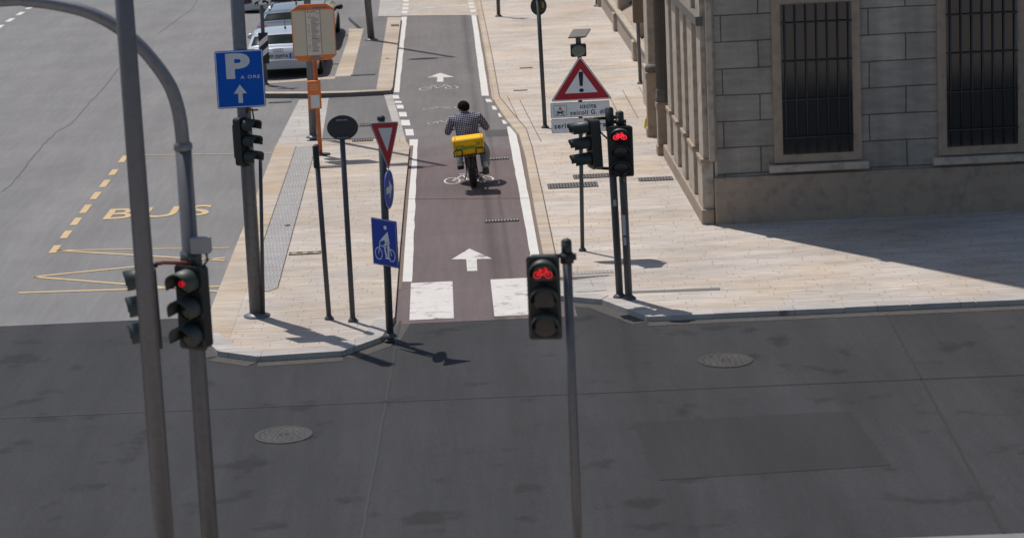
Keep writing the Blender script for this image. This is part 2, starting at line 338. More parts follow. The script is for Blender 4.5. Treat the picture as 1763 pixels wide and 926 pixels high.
    def text(s, body, fr, x, y, hgt, w=None, w0=0, w1=.002, align='CENTER', bold=.0, space=1.0):
        c = bpy.data.curves.new('t', 'FONT'); c.body = body; c.size = 1; c.offset = bold; c.space_character = space; c.resolution_u = 4
        o = bpy.data.objects.new('t', c); C.objects.link(o); bpy.context.view_layer.update()
        me = bpy.data.meshes.new_from_object(o.evaluated_get(bpy.context.evaluated_depsgraph_get()))
        xs = [q.co.x for q in me.vertices]; ys = [q.co.y for q in me.vertices]; x0, x1, y0, y1 = min(xs), max(xs), min(ys), max(ys)
        k = hgt/(y1 - y0); kx = (w/(x1 - x0)) if w else k; wid = (x1 - x0)*kx
        ox = x - (wid/2 if align == 'CENTER' else 0)
        s.add([fr.p(ox + (q.co.x - x0)*kx, y + (q.co.y - y0)*k, w1) for q in me.vertices], [list(p.vertices) for p in me.polygons])
        C.objects.unlink(o); bpy.data.objects.remove(o); bpy.data.curves.remove(c); bpy.data.meshes.remove(me); return s
    def build(s, name, m, parent=None, sub=0, bevel=0.0, matidx=None):
        me = bpy.data.meshes.new(name); O = org(parent) if parent else V((0, 0, 0))
        me.from_pydata([tuple(q - O) for q in s.v], [], s.f); me.validate()
        for mm in (m if isinstance(m, list) else [m]): me.materials.append(M[mm] if isinstance(mm, str) else mm)
        if len(me.polygons) == len(s.sm): me.polygons.foreach_set('use_smooth', s.sm)
        o = bpy.data.objects.new(name, me); C.objects.link(o)
        if parent: o.parent = parent
        ORG[o.name] = O
        if bevel:
            bv = o.modifiers.new('bevel', 'BEVEL'); bv.width = bevel; bv.segments = 2; bv.limit_method = 'ANGLE'; bv.angle_limit = math.radians(40)
        if sub:
            sd = o.modifiers.new('sub', 'SUBSURF'); sd.levels = sub; sd.render_levels = sub
        return o
def tag(o, label=None, cat=None, group=None, kind=None):
    for k, v in (('label', label), ('category', cat), ('group', group), ('kind', kind)):
        if v: o[k] = v
    return o
def thing(name, loc, label, cat, group=None):
    o = bpy.data.objects.new(name, None); C.objects.link(o); o.location = loc; o.empty_display_size = .2; ORG[o.name] = V(loc)
    return tag(o, label, cat, group)
def struct(mb, name, m): return tag(mb.build(name, m), kind='structure')
def rrect(x0, y0, x1, y1, r, n=5):
    p = []
    for cx, cy, a in ((x1 - r, y0 + r, -90), (x1 - r, y1 - r, 0), (x0 + r, y1 - r, 90), (x0 + r, y0 + r, 180)):
        for k in range(n + 1):
            t = math.radians(a + 90*k/n); p.append((cx + r*math.cos(t), cy + r*math.sin(t)))
    return p
def circ(cx, cy, rx, ry=None, n=32): ry = ry or rx; return [(cx + rx*math.cos(2*math.pi*k/n), cy + ry*math.sin(2*math.pi*k/n)) for k in range(n)]
def rtri(pts, r, n=5):                               # polygon with rounded corners
    out = []; N = len(pts)
    for i in range(N):
        p, a, b = V(pts[i]), V(pts[i-1]), V(pts[(i+1) % N]); d1, d2 = (a - p).normalized(), (b - p).normalized()
        for k in range(n + 1):
            t = k/n; out.append(tuple(p + d1*r*(1-t)**2 + d2*r*t*t))
    return out
def px2(pts, z): return [tuple(g(x, y, z)[:2]) for x, y in pts]

# ------------------------------------------------------------------ ground
struct(MB().sheet([(-400, -150), (400, -150), (400, 600), (-400, 600)], 0), 'road', 'road')
def zag(p0, p1, n, amp, rnd):
    a, b = V(p0), V(p1); d = (b - a); nn = V((-d.y, d.x)).normalized()
    return [a + d*(k/n) + nn*rnd.uniform(-amp, amp) for k in range(n + 1)]
def strip(mb, pts, wd, z, rnd=None, jit=0):
    for i in range(len(pts)-1):
        a, b = V(pts[i][:2]), V(pts[i+1][:2]); n = V((-(b - a).y, (b - a).x)).normalized()*wd/2
        mb.sheet([tuple(a - n), tuple(b - n), tuple(b + n), tuple(a + n)], z)
    return mb
cw = MB().sheet([(-300, 23.0), (300, 23.0), (300, 33.2), (-3.85, 35.4), (-300, 35.4)], .004)
# dark resurfaced cross street below the stop line
cw = MB().sheet([(-300, 23.0), (300, 23.0), (300, 35.55), (-3.7, 35.55), (-4.05, 34.0), (-300, 34.0)], .004)
struct(cw, 'cross_street', 'cross')
struct(MB().sheet([(-1.7, 33.0), (1.75, 33.0), (1.75, 73.4), (-1.7, 73.4)], .008), 'bike_path', 'path')
# bike path continues on dark asphalt through the crossing
rr = random.Random(3)
ck = MB()
for seg in ([(340, 0), (332, 15), (300, 38), (268, 62)], [(205, 118), (178, 152), (150, 182), (135, 200), (120, 215), (98, 227), (74, 250), (40, 292), (20, 318), (0, 333)]):
    p = px2(seg, 0); q = []
    for i in range(len(p)-1): q += zag(p[i], p[i+1], 7, .018, rr)[:-1]
    strip(ck, q, .014, .006)
for seg in ([(705, 172), (865, 169)],): pass
struct(ck, 'road_crack', 'crack')
struct(strip(MB(), zag(g(690, 344)[:2], g(928, 342)[:2], 20, .01, rr), .03, .0125), 'path_joint', 'crack')

ZP = .08
sm_ = MB()
for a, b in (((-60, 29.1), (60, 28.7)), ((-1.2, 23.2), (-.9, 33.2)), ((5.6, 23.0), (6.2, 32.3))): strip(sm_, zag(a, b, 60, .006, rr), .035, .009)
struct(sm_, 'tar_seam', 'tar')
struct(MB().sheet([(2.2, 25.2), (4.9, 25.4), (4.8, 27.6), (2.1, 27.5)], .008), 'asphalt_patch', 'patch')
# right pavement (one raised slab), its kerb stones and the joint behind them
kr = [(818.6, 0), (840, 120), (847, 168), (873, 207), (894, 232), (905, 270), (921, 362), (936, 440), (943, 476)]
jr = [(827, 0), (847, 95), (860, 167), (880, 192), (906, 222), (916, 253), (934, 332), (956, 436), (962, 470)]
KR, JR = px2(kr, ZP), px2(jr, ZP)
e0 = KR[-1]
EC = px2([(949, 490), (955, 509), (1036, 516)], ZP)
poly = [(1.2, 140)] + KR + EC + [(2.75, 32.5), (60, 32.5), (60, 140)]
struct(MB().prism(poly, -.1, ZP), 'right_pavement', 'pave_r')
ks = MB()
for i in range(len(KR)-1): ks.sheet([KR[i], JR[i], JR[i+1], KR[i+1]], ZP + .004)
struct(ks, 'right_kerb', 'kerb')
struct(strip(MB(), JR, .02, ZP + .007), 'kerb_joint_and_shade', 'joint_shade')
gt = MB()
strip(gt, [(p[0] - .035, p[1]) for p in px2([(x, y) for x, y in kr], 0)], .07, .014)
struct(gt, 'path_gutter', 'gutter')
struct(MB().sheet(px2([(834, 225), (884, 223.5), (888, 235), (836, 236.5)], 0), ZP*0 + .0105), 'asphalt_patch', 'lane_patch')
# far stone crossing across the path and road mouth
struct(MB().prism(px2([(690, 28.5), (823.5, 27.5), (818.4, -60), (693, -60)], 0), -.1, .02), 'stone_crossing', 'far_stone')
struct(MB().prism(px2([(651, 28.5), (691, 28.5), (694, -60), (662, -60)], .03), -.1, .03), 'pale_ramp', 'ramp')

# upper island: asphalt top in a stone kerb, raised 12 cm
ZI = .12
isl = px2([(440, 157), (457, 161.5), (531, 161.5), (600, 160), (660, 157), (673, 156), (676, 150), (690.5, 30), (656, 29.5), (600, 29.5), (624, 50), (600, 66), (577, 133), (458, 142), (440, 143)], ZI)
struct(MB().prism(isl, -.1, ZI), 'upper_island', 'island')
kb = MB()
kb.sheet(px2([(647.5, 157.3), (673, 156), (676, 150), (690.5, 30), (667.5, 30)], ZI), ZI + .004)
kb.sheet(px2([(576, 133), (606, 131), (626, 50), (600, 50), (600, 66)], ZI), ZI + .004)
kb.sheet(px2([(440, 145.2), (458, 144.6), (577, 136.2), (577, 132), (458, 141.5), (440, 142.5)], ZI), ZI + .005)
kb.sheet(px2([(440, 157.6), (457, 161.5), (531, 161.5), (600, 160), (647.5, 157.3), (647.5, 154.5), (600, 157), (531, 158.2), (457, 158.2), (440, 155)], ZI), ZI + .004)
struct(kb, 'island_kerb', 'kerb')
# driveway mouth between the islands
struct(MB().sheet(px2([(566, 170), (662, 163), (686, 240), (552, 240)], 0), .014), 'driveway', 'island')
struct(MB().sheet(px2([(515, 173.5), (566, 170), (553, 250), (472, 258)], 0), .018), 'pale_ramp', 'ramp')
struct(MB().sheet(px2([(661, 164), (674, 161.5), (680, 180), (686, 200), (699, 243), (683, 243), (672, 200)], 0), .022), 'ramp_kerb', 'ramp')

# lower left pavement island
L0 = [(481, 244), (552, 243), (620, 241), (683, 236), (697, 240), (705, 252)]
kpr = px2([(705, 252), (697, 330), (689, 420), (683, 500)], ZP)
a_, b_ = g(475, 250, ZP), g(385, 500, ZP)
xl = -3.86
poly = px2(L0, ZP) + kpr[1:] + [(-.98, 33.2), (-1.15, 32.0), (-1.7, 31.3), (-2.9, 31.2), (-3.5, 31.6), (xl, 32.6), (xl, 49.3)]
struct(MB().prism(poly, -.1, ZP), 'left_pavement', 'pave_l')
kl = MB()
kl.sheet([(xl, 32.6), (-3.40, 32.4), (-3.42, 48.9), (-3.55, 49.4), (xl, 49.3)], ZP + .004)
kl.sheet(px2([(552, 243.3), (620, 241.3), (683, 236.2), (697, 240), (700, 247), (683, 243.5), (620, 248), (552, 250)], ZP), ZP + .004)
struct(kl, 'left_kerb', 'kerb')
struct(MB().sheet(px2([(510, 253), (543.5, 253), (478, 496), (462, 502), (431, 502), (451.6, 422)], ZP), ZP + .008), 'tactile_paving', 'tactile')
struct(strip(strip(MB(), px2([(510, 253), (451.6, 422), (431, 502)], ZP), .014, ZP + .010), px2([(543.5, 253), (478, 496)], ZP), .012, ZP + .010), 'tactile_joint', 'joint_shade')
gl = strip(MB(), [(p[0] + .03, p[1]) for p in px2([(705, 252), (697, 330), (689, 420), (683, 500)], 0)], .11, .0135)
struct(gl, 'path_gutter', 'gutter')
# near side pavement at the photographer's feet
struct(MB().prism([(-40, -20), (40, -20), (40, 21.6), (4, 21.6), (2, 22.8), (-40, 22.8)], -.1, ZP), 'near_pavement', 'pave_l')
ck_ = MB(); gk = MB()
for line in ([EC[1], EC[2], (2.75, 32.5), (40, 32.5)], [(-.98, 33.2), (-1.15, 32.0), (-1.7, 31.3), (-2.9, 31.2), (-3.5, 31.6), (xl, 32.6)]):
    for i in range(len(line)-1):
        a, b = V(line[i]), V(line[i+1]); d = b - a; n = max(1, int(d.length/.95)); nn = V((-d.y, d.x)).normalized()*(1 if line[0][0] > 0 else -1)
        for k in range(n):
            p, q = a + d*((k + .012)/n), a + d*((k + .988)/n); j = rr.uniform(-.006, .006)
            ck_.prism([tuple(p - nn*(.012 + j)), tuple(q - nn*(.012 + j)), tuple(q + nn*.27), tuple(p + nn*.27)], -.05, ZP + .006 + rr.uniform(0, .006))
        gk.sheet([tuple(a - nn*.26), tuple(b - nn*.26), tuple(b - nn*.0), tuple(a - nn*.0)], .0075 + .0006*i)
struct(ck_, 'corner_kerb', 'ramp'); struct(gk, 'street_gutter', 'gutter_dk')
# dropped kerb at the right end of the stop line
struct(MB().sheet(px2([(944, 484), (990, 482), (1039, 475.5), (1044, 500), (950, 506)], ZP), ZP + .006), 'dropped_kerb', 'ramp')
struct(MB().sheet(px2([(986, 468), (1056, 464.5), (1057, 469.5), (986, 473)], ZP), ZP + .006), 'tactile_paving', 'tactile')
struct(MB().sheet(px2([(921, 478.5), (986, 477.8), (1058, 474), (986, 482.2), (921, 484)], ZP), ZP + .0105), 'kerb_joint_and_shade', 'joint_shade')  # dark flat wedge painting the shade on the tapering kerb face
struct(MB().sheet(px2([(1085, 501.5), (1240, 495.5), (1240, 499.5), (1085, 505)], ZP), ZP + .006), 'linear_drain', 'grate')
# joints of large slabs on the right pavement
jj = MB()
for a, b in (((895, 173), (932, 245)), ((873, 165), (893, 208)), ((1072, 156), (1099, 205)), ((1052, 172), (1064, 195)), ((909, 230), (986, 235)), ((1100, 150), (1112, 172))):
    strip(jj, px2([a, b], ZP), .014, ZP + .009)
struct(jj, 'slab_joint', 'joint_shade')

# ------------------------------------------------------------------ painted markings
ZM = .012
def wavy(mb, a0, a1, b0, b1, n, z, amp, rnd):
    """strip between the edge a0-a1 and the edge b0-b1 with a slightly ragged outline"""
    A, B = [V(p) for p in (a0, a1)], [V(p) for p in (b0, b1)]
    pa = [A[0].lerp(A[1], k/n) + V((rnd.uniform(-amp, amp), 0)) for k in range(n+1)]; pb = [B[0].lerp(B[1], k/n) + V((rnd.uniform(-amp, amp), 0)) for k in range(n+1)]
    for k in range(n): mb.sheet([tuple(pa[k]), tuple(pa[k+1]), tuple(pb[k+1]), tuple(pb[k])], z)
wl = MB(); P2 = lambda x, y, z=0: tuple(g(x, y, z)[:2])
wavy(wl, P2(691, 30), P2(674.5, 160), P2(700.5, 30), P2(687.5, 160), 16, ZM, .012, rr)
wavy(wl, P2(705.5, 241), P2(691.5, 486), P2(719.5, 241), P2(709.5, 486), 22, ZM, .010, rr)
wavy(wl, P2(811.7, 27), P2(829.5, 166), P2(820, 27), P2(842.5, 166), 16, ZM, .006, rr)
wavy(wl, P2(873, 219), P2(913, 440), P2(887, 219), P2(930, 440), 20, ZM, .007, rr)
wavy(wl, P2(913, 440), P2(918, 478), P2(930, 440), P2(937, 478), 4, ZM, .012, rr)
struct(wl, 'path_edge_line', 'white_paint')
ds = MB()
def dash(x0, x1, y0, y1, sk, sc=3.66, ox=600, oy=0, z=ZM):
    p = [(x0, y1), (x1, y1), (x1 - sk, y0), (x0 - sk, y0)]
    ds.sheet(px2([(ox + a/sc, oy + b/sc) for a, b in p], 0), z)
for q in ((282, 322, 603, 626), (295, 337, 640, 654), (307, 350, 665, 688), (322, 370, 710, 739), (334, 390, 760, 795), (362, 413, 818, 858)): dash(*q, 6)
for q in ((870, 915, 628, 647), (910, 958, 672, 695), (949, 995, 717, 741), (975, 1027, 760, 784)): dash(*q, 9)
for q in ((368, 430, 10, 33), (362, 430, 50, 80), (356, 428, 95, 125), (348, 415, 140, 170)): dash(*q, -4, 6.78, 640, 0, .026)
for q in ((1124, 1188, 0, 20), (1132, 1192, 38, 65), (1140, 1198, 80, 108), (1152, 1214, 125, 155)): dash(*q, 3, 6.78, 640, 0, .026)
for k in range(4): dash(372 + k*5, 430 + k*3, -28 - k*34, -8 - k*32, -4, 6.78, 640, 0, .026); dash(1118 - k*4, 1180 - k*5, -38 - k*34, -16 - k*32, 3, 6.78, 640, 0, .026)
struct(ds, 'crossing_dashes', 'white_paint')
ar = MB()
for pts in ([(808.2, 429), (847, 446.4), (820.8, 447), (821.9, 467.5), (804.4, 467.7), (802.7, 447.3), (777.6, 447.5)],
            [(758, 126.5), (781.7, 133.9), (763.4, 134.2), (763.4, 142), (752.2, 142), (753, 134.4), (735.8, 134.4)]):
    ar.sheet(px2(pts, 0), ZM)
struct(ar, 'lane_arrow', 'zebra_paint')
def bike_mark(cx, cy, wpx, hpx, z, m):
    o = g(cx, cy); sx = wpx/ppm(o); a, b = g(cx, cy + hpx/2), g(cx, cy - hpx/2); sy = b.y - a.y
    f = Fr((o.x, (a.y + b.y)/2, 0), (1, 0, 0), (0, 1, 0)); k = MB(); rx, ry = sx*.17, sy*.30; t = sx*.034
    L_, R_ = (-sx*.33, -sy*.18), (sx*.33, -sy*.18)
    for c in (L_, R_): k.ring(f, c[0], c[1], rx, ry, t, z - .001, z)
    B_ = (-sx*.02, -sy*.15); T_ = (-sx*.12, sy*.33); HH = (sx*.2, sy*.36)
    for p, q in ((L_, B_), (L_, T_), (B_, T_), (T_, HH), (HH, R_), (B_, HH), ((sx*.12, sy*.46), HH), ((-sx*.18, sy*.42), (-sx*.06, sy*.42))): k.bar(f, p, q, t, z - .001, z)
    struct(k, 'bicycle_marking', m)
bike_mark(807, 308, 86, 18, ZM + .002, 'white_paint'); bike_mark(755, 151.5, 68, 9, ZM + .002, 'faded_paint')
bike_mark(757, 187, 58, 5, ZM + .002, 'faded_paint'); bike_mark(765, 211, 60, 7, ZM + .002, 'faded_paint')
zb = MB()
for x0, x1 in ((-.76, -.09), (.52, 1.16)): zb.sheet([(x0, 35.62), (x1, 35.62), (x1, 33.2), (x0, 33.2)], ZM + .001)
struct(zb, 'zebra_stripes', 'zebra_paint')
ye = MB()
for t_, b_ in ((271.6, 283), (294.5, 304), (312, 324), (332, 344), (353, 367), (374.6, 387), (396, 409), (420.5, 433)):
    y0, y1 = g(150, b_).y, g(150, t_).y; ye.sheet([(-7.27, y0), (-7.13, y0), (-7.13, y1), (-7.27, y1)], .007)
def yl(a, b, wd): strip(ye, px2([a, b], 0), wd, .0075)
yl((215, 268.5), (478, 264), .05); yl((97, 431.5), (395, 427), .06); yl((97, 431.5), (388, 449), .09); yl((57, 477), (388, 444), .09); yl((57, 477), (388, 503), .09); yl((32, 504.5), (388, 493), .09)
struct(ye, 'bus_bay_marking', 'yellow_paint')
bo = g(176, 378.8)
struct(MB().text('BUS', Fr((bo.x, bo.y, 0), (1, -.02, 0), (.02, 1, 0)), 0, 0, 1.02, 2.02, 0, .0085, 'LEFT', .012, 1.2), 'bus_lettering', 'yellow_paint')
ln = MB()
for k in range(14):
    y0 = 72.0 + k*1.98; ln.sheet([(-15.32, y0), (-15.12, y0), (-15.12, y0 + 1.02), (-15.32, y0 + 1.02)], .006)
struct(ln, 'lane_dashes', 'white_paint')
print('ground done')

# ------------------------------------------------------------------ building on the right
XB, XW, YC = 4.36, 4.92, 38.8                         # near facade line, set-back facade line, street corner
bld = thing('stone_building', (XB + 6, 60, 0), 'long pale stone building along the right pavement, plinth, columns and tall pilasters', 'building')
BH = 15.0
b = MB()
b.box((XB + 7.17, (YC + 45.2)/2, BH/2), (14, 45.2 - YC, BH))        # near block (its left face is the recessed wall)
b.box((XB + 7.40, 50, BH/2), (13.4, 9.6, BH))
b.build('wall', 'stone', bld)
b = MB().box((XW + 7.2, 92, BH/2 + .9), (13.4, 74.4, BH - 1.8)); b.box((XW + 7.36, 92, .45), (13.4, 74.4, .9)); b.build('rear_wing', 'stone_dk', bld)
# near block: plinth ledge, dado panels, pilasters, string course
b = MB(); b.box((XB + .03, (YC + 45.4)/2 - .02, .17), (.22, 45.4 - YC + .1, .34)); b.build('plinth', 'stone_dk', bld, bevel=.02)
yy = YC + .02; k = 0
pil = []
while yy < 44.7:
    wd = (.62, .80, .55, .72)[k % 4]; gap = (.70, .62, .76, .60)[k % 4]
    o = MB().box((XB + .075, yy + wd/2, BH/2 + .6), (.19, wd, BH - 1.2)); o.box((XB + .05, yy + wd/2 + .02, .74), (.20, wd + .06, .84))
    o.box((XB + .12, yy - .07, BH/2 + .6), (.10, .14, BH - 1.2))
    ob = o.build('pilaster', 'stone', bld, bevel=.012); pil.append((yy, wd))
    MB().box((XB + .045, yy + wd/2 + .02, 1.19), (.23, wd + .10, .06)).build('moulding', 'stone_dk', ob)
    MB().box((XB + .158, yy + wd + gap*.5, .72), (.03, gap*.5, .55)).build('shade_slot', 'glass_dk', bld)  # dark slab painting the shade on the dado panels' side faces
    yy += wd + gap; k += 1
b = MB(); b.box((XB - .03, (YC + 44.6)/2, 3.62), (.12, 44.6 - YC, .16)); b.build('string_course', 'stone_col', bld)
b = MB(); b.box((XB - .02, (YC + 44.6)/2, 9.2), (.16, 44.6 - YC, .28)); b.build('string_course', 'stone_dk', bld)
# corner end wall towards the cross street
MB().box((XB + 7.17, YC - .0, BH/2 + .3), (13.9, .02, BH - .8)).build('end_wall', 'ashlar', bld)
for x0 in (6.3, 9.1, 11.9, 14.7):
    f = Fr((x0, YC - .012, 0)); wn = MB()
    wn.box((0, 2.55, .03), (1.5, 2.9, .10), f); wo = wn.build('window', 'stone_dk', bld, bevel=.01)
    MB().box((0, 2.55, .085), (1.2, 2.6, .012), f).build('pane', 'glass_dk', wo)
    gr = MB()
    for i in range(7): gr.tube([f.p(-.54 + i*.18, 1.27, .13), f.p(-.54 + i*.18, 3.83, .13)], .014, 6)
    for i in range(4): gr.tube([f.p(-.6, 1.55 + i*.66, .15), f.p(.6, 1.55 + i*.66, .15)], .012, 6)
    gr.build('grille', 'iron', wo)
    MB().box((0, 1.02, .07), (1.7, .12, .2), f).build('sill', 'stone', wo)
b = MB(); b.box((XB + 7.1, YC - .06, .45), (13.9, .12, .9)); b.build('plinth', 'stone_dk', bld, bevel=.02)
for i in range(5):
    MB().box((XB + 7.1, YC - .025, 4.9 + i*1.9), (13.9, .05, .07)).build('band', 'stone_dk', bld)
# columned portal between the near block and the set-back wing
def pedestal_column(x, y, s, ztop):
    pd = MB(); pd.box((x, y, .14), (s*1.16, s*1.16, .28)); pd.box((x, y, ztop/2 + .1), (s, s, ztop - .2)); pd.box((x, y, ztop - .02), (s*1.12, s*1.12, .14))
    po = pd.build('pedestal', 'stone_dk', bld, bevel=.02)
    return po
pedestal_column(4.31, 47.95, .235, 1.42)
MB().lathe((4.31, 47.95, 1.47), (0, 0, 1), [(0, .0), (0, .115), (.04, .135), (.10, .135), (.15, .10), (.17, 0)], 20).build('finial', 'stone_col', bld)
xp = at(1111, 100, 52.5).x
MB().box((xp + .35, 52.2, 4.4), (.7, .85, 8.8)).box((xp + .33, 52.2, .5), (.8, .95, 1.0)).build('pier', 'stone', bld, bevel=.015)
MB().box((xp + .62, 50.9, 4.4), (.9, 1.2, 8.8)).build('pier', 'stone_dk', bld, bevel=.015)
po = pedestal_column(4.335, 45.75, .27, 1.12)
cl = MB(); n = 20
cl.lathe((4.335, 45.75, 1.17), (0, 0, 1), [(0, .15), (.06, .165), (.12, .155), (.16, .135), (.22, .145), (.28, .13)], 24)
cl.box((4.335, 45.75, 1.30), (.25, .25, .25))
pr = []
for i in range(n*2):
    a = 2*math.pi*i/(n*2); r = .135 if i % 2 else .112; pr.append((4.335 + r*math.cos(a), 45.75 + r*math.sin(a)))
cl.prism(pr, 1.42, 9); cl.build('column', 'stone_col', bld)
for (x, y) in ((XB + .14, 45.9), (XB + .32, 46.2), (XB + .40, 49.0), (XB + .52, 50.6)):
    pr = []
    for i in range(32):
        a = 2*math.pi*i/32; r = .20 if i % 2 else .17; pr.append((x + r*math.cos(a), y + r*math.sin(a)))
    MB().prism(pr, 1.5, 9).box((x, y, .75), (.42, .42, 1.5)).build('column', 'stone_col', bld)
# set-back wing: parapet plinth, piers, sills and deep window bays
pl = MB()
prof = [(XW + .08, .0), (XW + .08, .66), (XW + .20, .66), (XW + .75, 1.05), (XW + .75, 0)]
f = Fr((0, 55.0, 0), (1, 0, 0), (0, 0, 1)); pl.prism([(a, q) for a, q in prof], -60, 0, f); po_ = pl.build('plinth', 'stone_wall', bld)
MB().box((XW + .10, 85, .69), (.16, 59.9, .06)).build('ledge', 'stone', po_)
for i in range(9):
    y = 53.4 + 6.5*i
    m_ = MB(); m_.box((XW + .11, y, .30), (.26, .5, .60)); m_.box((XW + .30, y, 4.4), (.34, .5, 7.4)); i and m_.build('pier', 'stone', bld, bevel=.015)
    if i < 8:
        wn = MB(); wn.box((XW + .74, y + 3.25, 3.0), (.2, 5.8, 3.6)); wo = wn.build('window', 'stone_dk', bld)
        MB().box((XW + .635, y + 3.25, 3.1), (.012, 5.2, 3.3)).build('pane', 'shutter', wo)
        MB().box((XW + .60, y + 3.25, 1.28), (.34, 5.9, .16)).build('sill', 'stone', wo)

def bent(top, low, Y, r, zb=0.0, ztop=None, up=0):
    """axis of a pole seen at two photo points, run down to the ground"""
    a, b_ = at(*top, Y), at(*low, Y); d = (a - b_).normalized(); base = b_ - d*((b_.z - zb)/d.z)
    t = a if ztop is None else b_ + d*((ztop - b_.z)/d.z)
    return base, t, d
def pole(name, top, low, Y, r, m, label, cat, group=None, zb=ZP, ztop=None, cap=True, taper=1.0, part='pole', root_z=None):
    base, t, d = bent(top, low, Y, r, zb, ztop)
    T = thing(name, base, label, cat, group)
    mb = MB().tube([base - d*.04, base.lerp(t, .5), t], [r, r*(1 + taper)/2, r*taper], 18)
    mb.build(part, m, T)
    MB().lathe(base, (0, 0, 1), [(0, r*1.9), (.02, r*1.9), (.05, r*1.25), (.06, r*1.02)], 18).build('base_collar', m, T)
    if cap: MB().lathe(t, d, [(-.03, r*taper*1.08), (.012, r*taper*1.08), (.03, r*taper*.6), (.035, 0)], 18).build('cap', 'black', T)
    return T, base, t, d
LEAN = -.016
def face(x, y, Y, yaw=0.0, lean=LEAN):
    a = math.radians(yaw); u = V((math.cos(a), math.sin(a), 0)); v = (V((0, 0, 1)) + V((lean, 0, 0))).normalized(); v = (v - u*u.dot(v)).normalized()
    return Fr(at(x, y, Y), u, v)

# ------------------------------------------------------------------ street lamps (their heads are above the picture, their shadows lie in it)
def street_lamp(top, low, Y, r, label, zb):
    T, base, t, d = pole('street_lamp', top, low, Y, r, 'steel_lt', label, 'street lamp', 'tall grey lamp posts along the bike path', zb, 10.2, True, .72)
    a = MB().tube([t - d*.25, t + V((-.35, 0, .12)), t + V((-.5, 0, .15))], .035, 10); a.build('arm', 'steel_lt', T)
    h = t + V((-.85, 0, .13)); hb = MB()
    hb.lathe(h + V((.42, 0, 0)), (-1, 0, 0), [(0, .04), (.08, .13), (.4, .17), (.75, .13), (.86, .03), (.87, 0)], 16, up=(0, 0, 1))
    hb.build('lamp_head', 'steel_lt', T)
    return T
street_lamp((529, 3), (539.5, 240), 49.9, .085, 'grey lamp post close behind the orange bus stop post', ZP)
street_lamp((633, 0), (640, 75), 66.7, .105, 'grey lamp post on the asphalt island beside the bike path', ZI)

# ------------------------------------------------------------------ foreground mast and traffic signals
def signal_head(fr, parent, wd, pitch, lit=None, n=3, kx=1.0, hood=.16, red='red_lit', isc=1.0, name='signal_head', lenses=True, icon=True):
    """upright signal head; fr origin = centre of the top lens, w towards the road user"""
    R = min(wd, pitch)*.43; hgt = pitch*n + .02
    def wide(mb):
        mb.v = [q + fr.u*((q - fr.o).dot(fr.u)*(kx - 1)) for q in mb.v]; return mb
    body = MB().box((0, -pitch*(n-1)/2, -.09), (wd, hgt, .16), fr, .03)
    bo = body.build('signal_head', 'signal', parent, bevel=.012)
    bk = MB().box((0, -pitch*(n-1)/2, -.02), (wd*1.12, hgt*1.02, .02), fr, .02).build('back_board', 'signal', bo)
    for i in range(n):
        o = fr.p(0, -pitch*i, 0)
        ls = MB().lathe(o, fr.w, [(0.002, R*1.04), (.02, R*1.04), (.03, R*.94), (.036, R*.6), (.038, 0)], 28)
        wide(ls).build('lens', 'lens_off', bo)
        if lit == i:
            k = MB(); f = fr.sub(0, -pitch*i - R*.05, .042); q = R*isc
            for c in (-.42, .42): k.ring(f, c*q, -.12*q, .30*q, .30*q, .075*q, 0, .004); k.prism(circ(c*q, -.12*q, .07*q, n=10), 0, .004, f)
            for a, c in (((-.42, -.12), (-.2, .28)), ((-.2, .28), (.02, -.12)), ((.02, -.12), (.3, .26)), ((-.2, .24), (.3, .24)), ((.42, -.12), (.26, .42)), ((.1, .46), (.28, .42)), ((-.32, .34), (-.08, .34)), ((-.42, -.12), (.02, -.12))):
                k.bar(f, (a[0]*q, a[1]*q), (c[0]*q, c[1]*q), .075*q, 0, .004)
            wide(k).build('lit_bicycle', red, bo)
        vz = MB(); nn = 22
        for s_, rr_ in ((1, R*1.10), (-1, R*1.03)): pass
        vs = []
        a0, a1 = math.radians(-22), math.radians(202)
        for j in range(nn + 1):
            a = a0 + (a1 - a0)*j/nn; up_ = max(0, math.sin(a)); ln_ = hood*(.80 + .20*min(1, .3 + up_))
            for rr_ in (R*1.12, R*1.05):
                vs += [fr.p(math.cos(a)*rr_, -pitch*i + math.sin(a)*rr_, .0), fr.p(math.cos(a)*rr_, -pitch*i + math.sin(a)*rr_ - .012, ln_)]
        fs = []
        for j in range(nn):
            c0, c1 = 4*j, 4*j + 4; fs += [[c0, c1, c1 + 1, c0 + 1], [c0 + 2, c0 + 3, c1 + 3, c1 + 2], [c0 + 1, c1 + 1, c1 + 3, c0 + 3]]
        wide(vz.add(vs, fs, True)).build('visor', 'visor', bo)
    return bo

YM = 22.7
mpx = [(0, 2), (50, 2.5), (96, 8), (150, 21), (197, 44), (236, 75), (268, 111), (291, 145), (304, 178), (311, 212), (315, 250)]
base, t_, d_ = bent((315, 250), (328, 440), YM, .085, ZP)
mast = thing('signal_mast', base, 'thick grey mast with a curved overhead arm and a small grey box', 'signal mast')
pts = [at(x, y, YM) for x, y in mpx]
arm_start = [pts[0] + V((-3.2, 0, -.25)), pts[0] + V((-1.6, 0, -.06))]
allp = arm_start + pts
sm_ = []
for i in range(len(allp)-1):                          # Catmull-Rom for a smooth bend
    p0, p1, p2, p3 = allp[max(i-1, 0)], allp[i], allp[i+1], allp[min(i+2, len(allp)-1)]
    for k in range(5):
        u = k/5; sm_.append(.5*((2*p1) + (p2 - p0)*u + (2*p0 - 5*p1 + 4*p2 - p3)*u*u + (3*p1 - p0 - 3*p2 + p3)*u**3))
sm_.append(allp[-1])
MB().tube(sm_, [.060 + .012*i/len(sm_) for i in range(len(sm_))], 18).build('arm', 'steel_lt', mast)
MB().tube([base - d_*.04, pts[-1] + (pts[-1] - pts[-2]).normalized()*.02], [.092, .084], 20).build('pole', 'steel', mast)
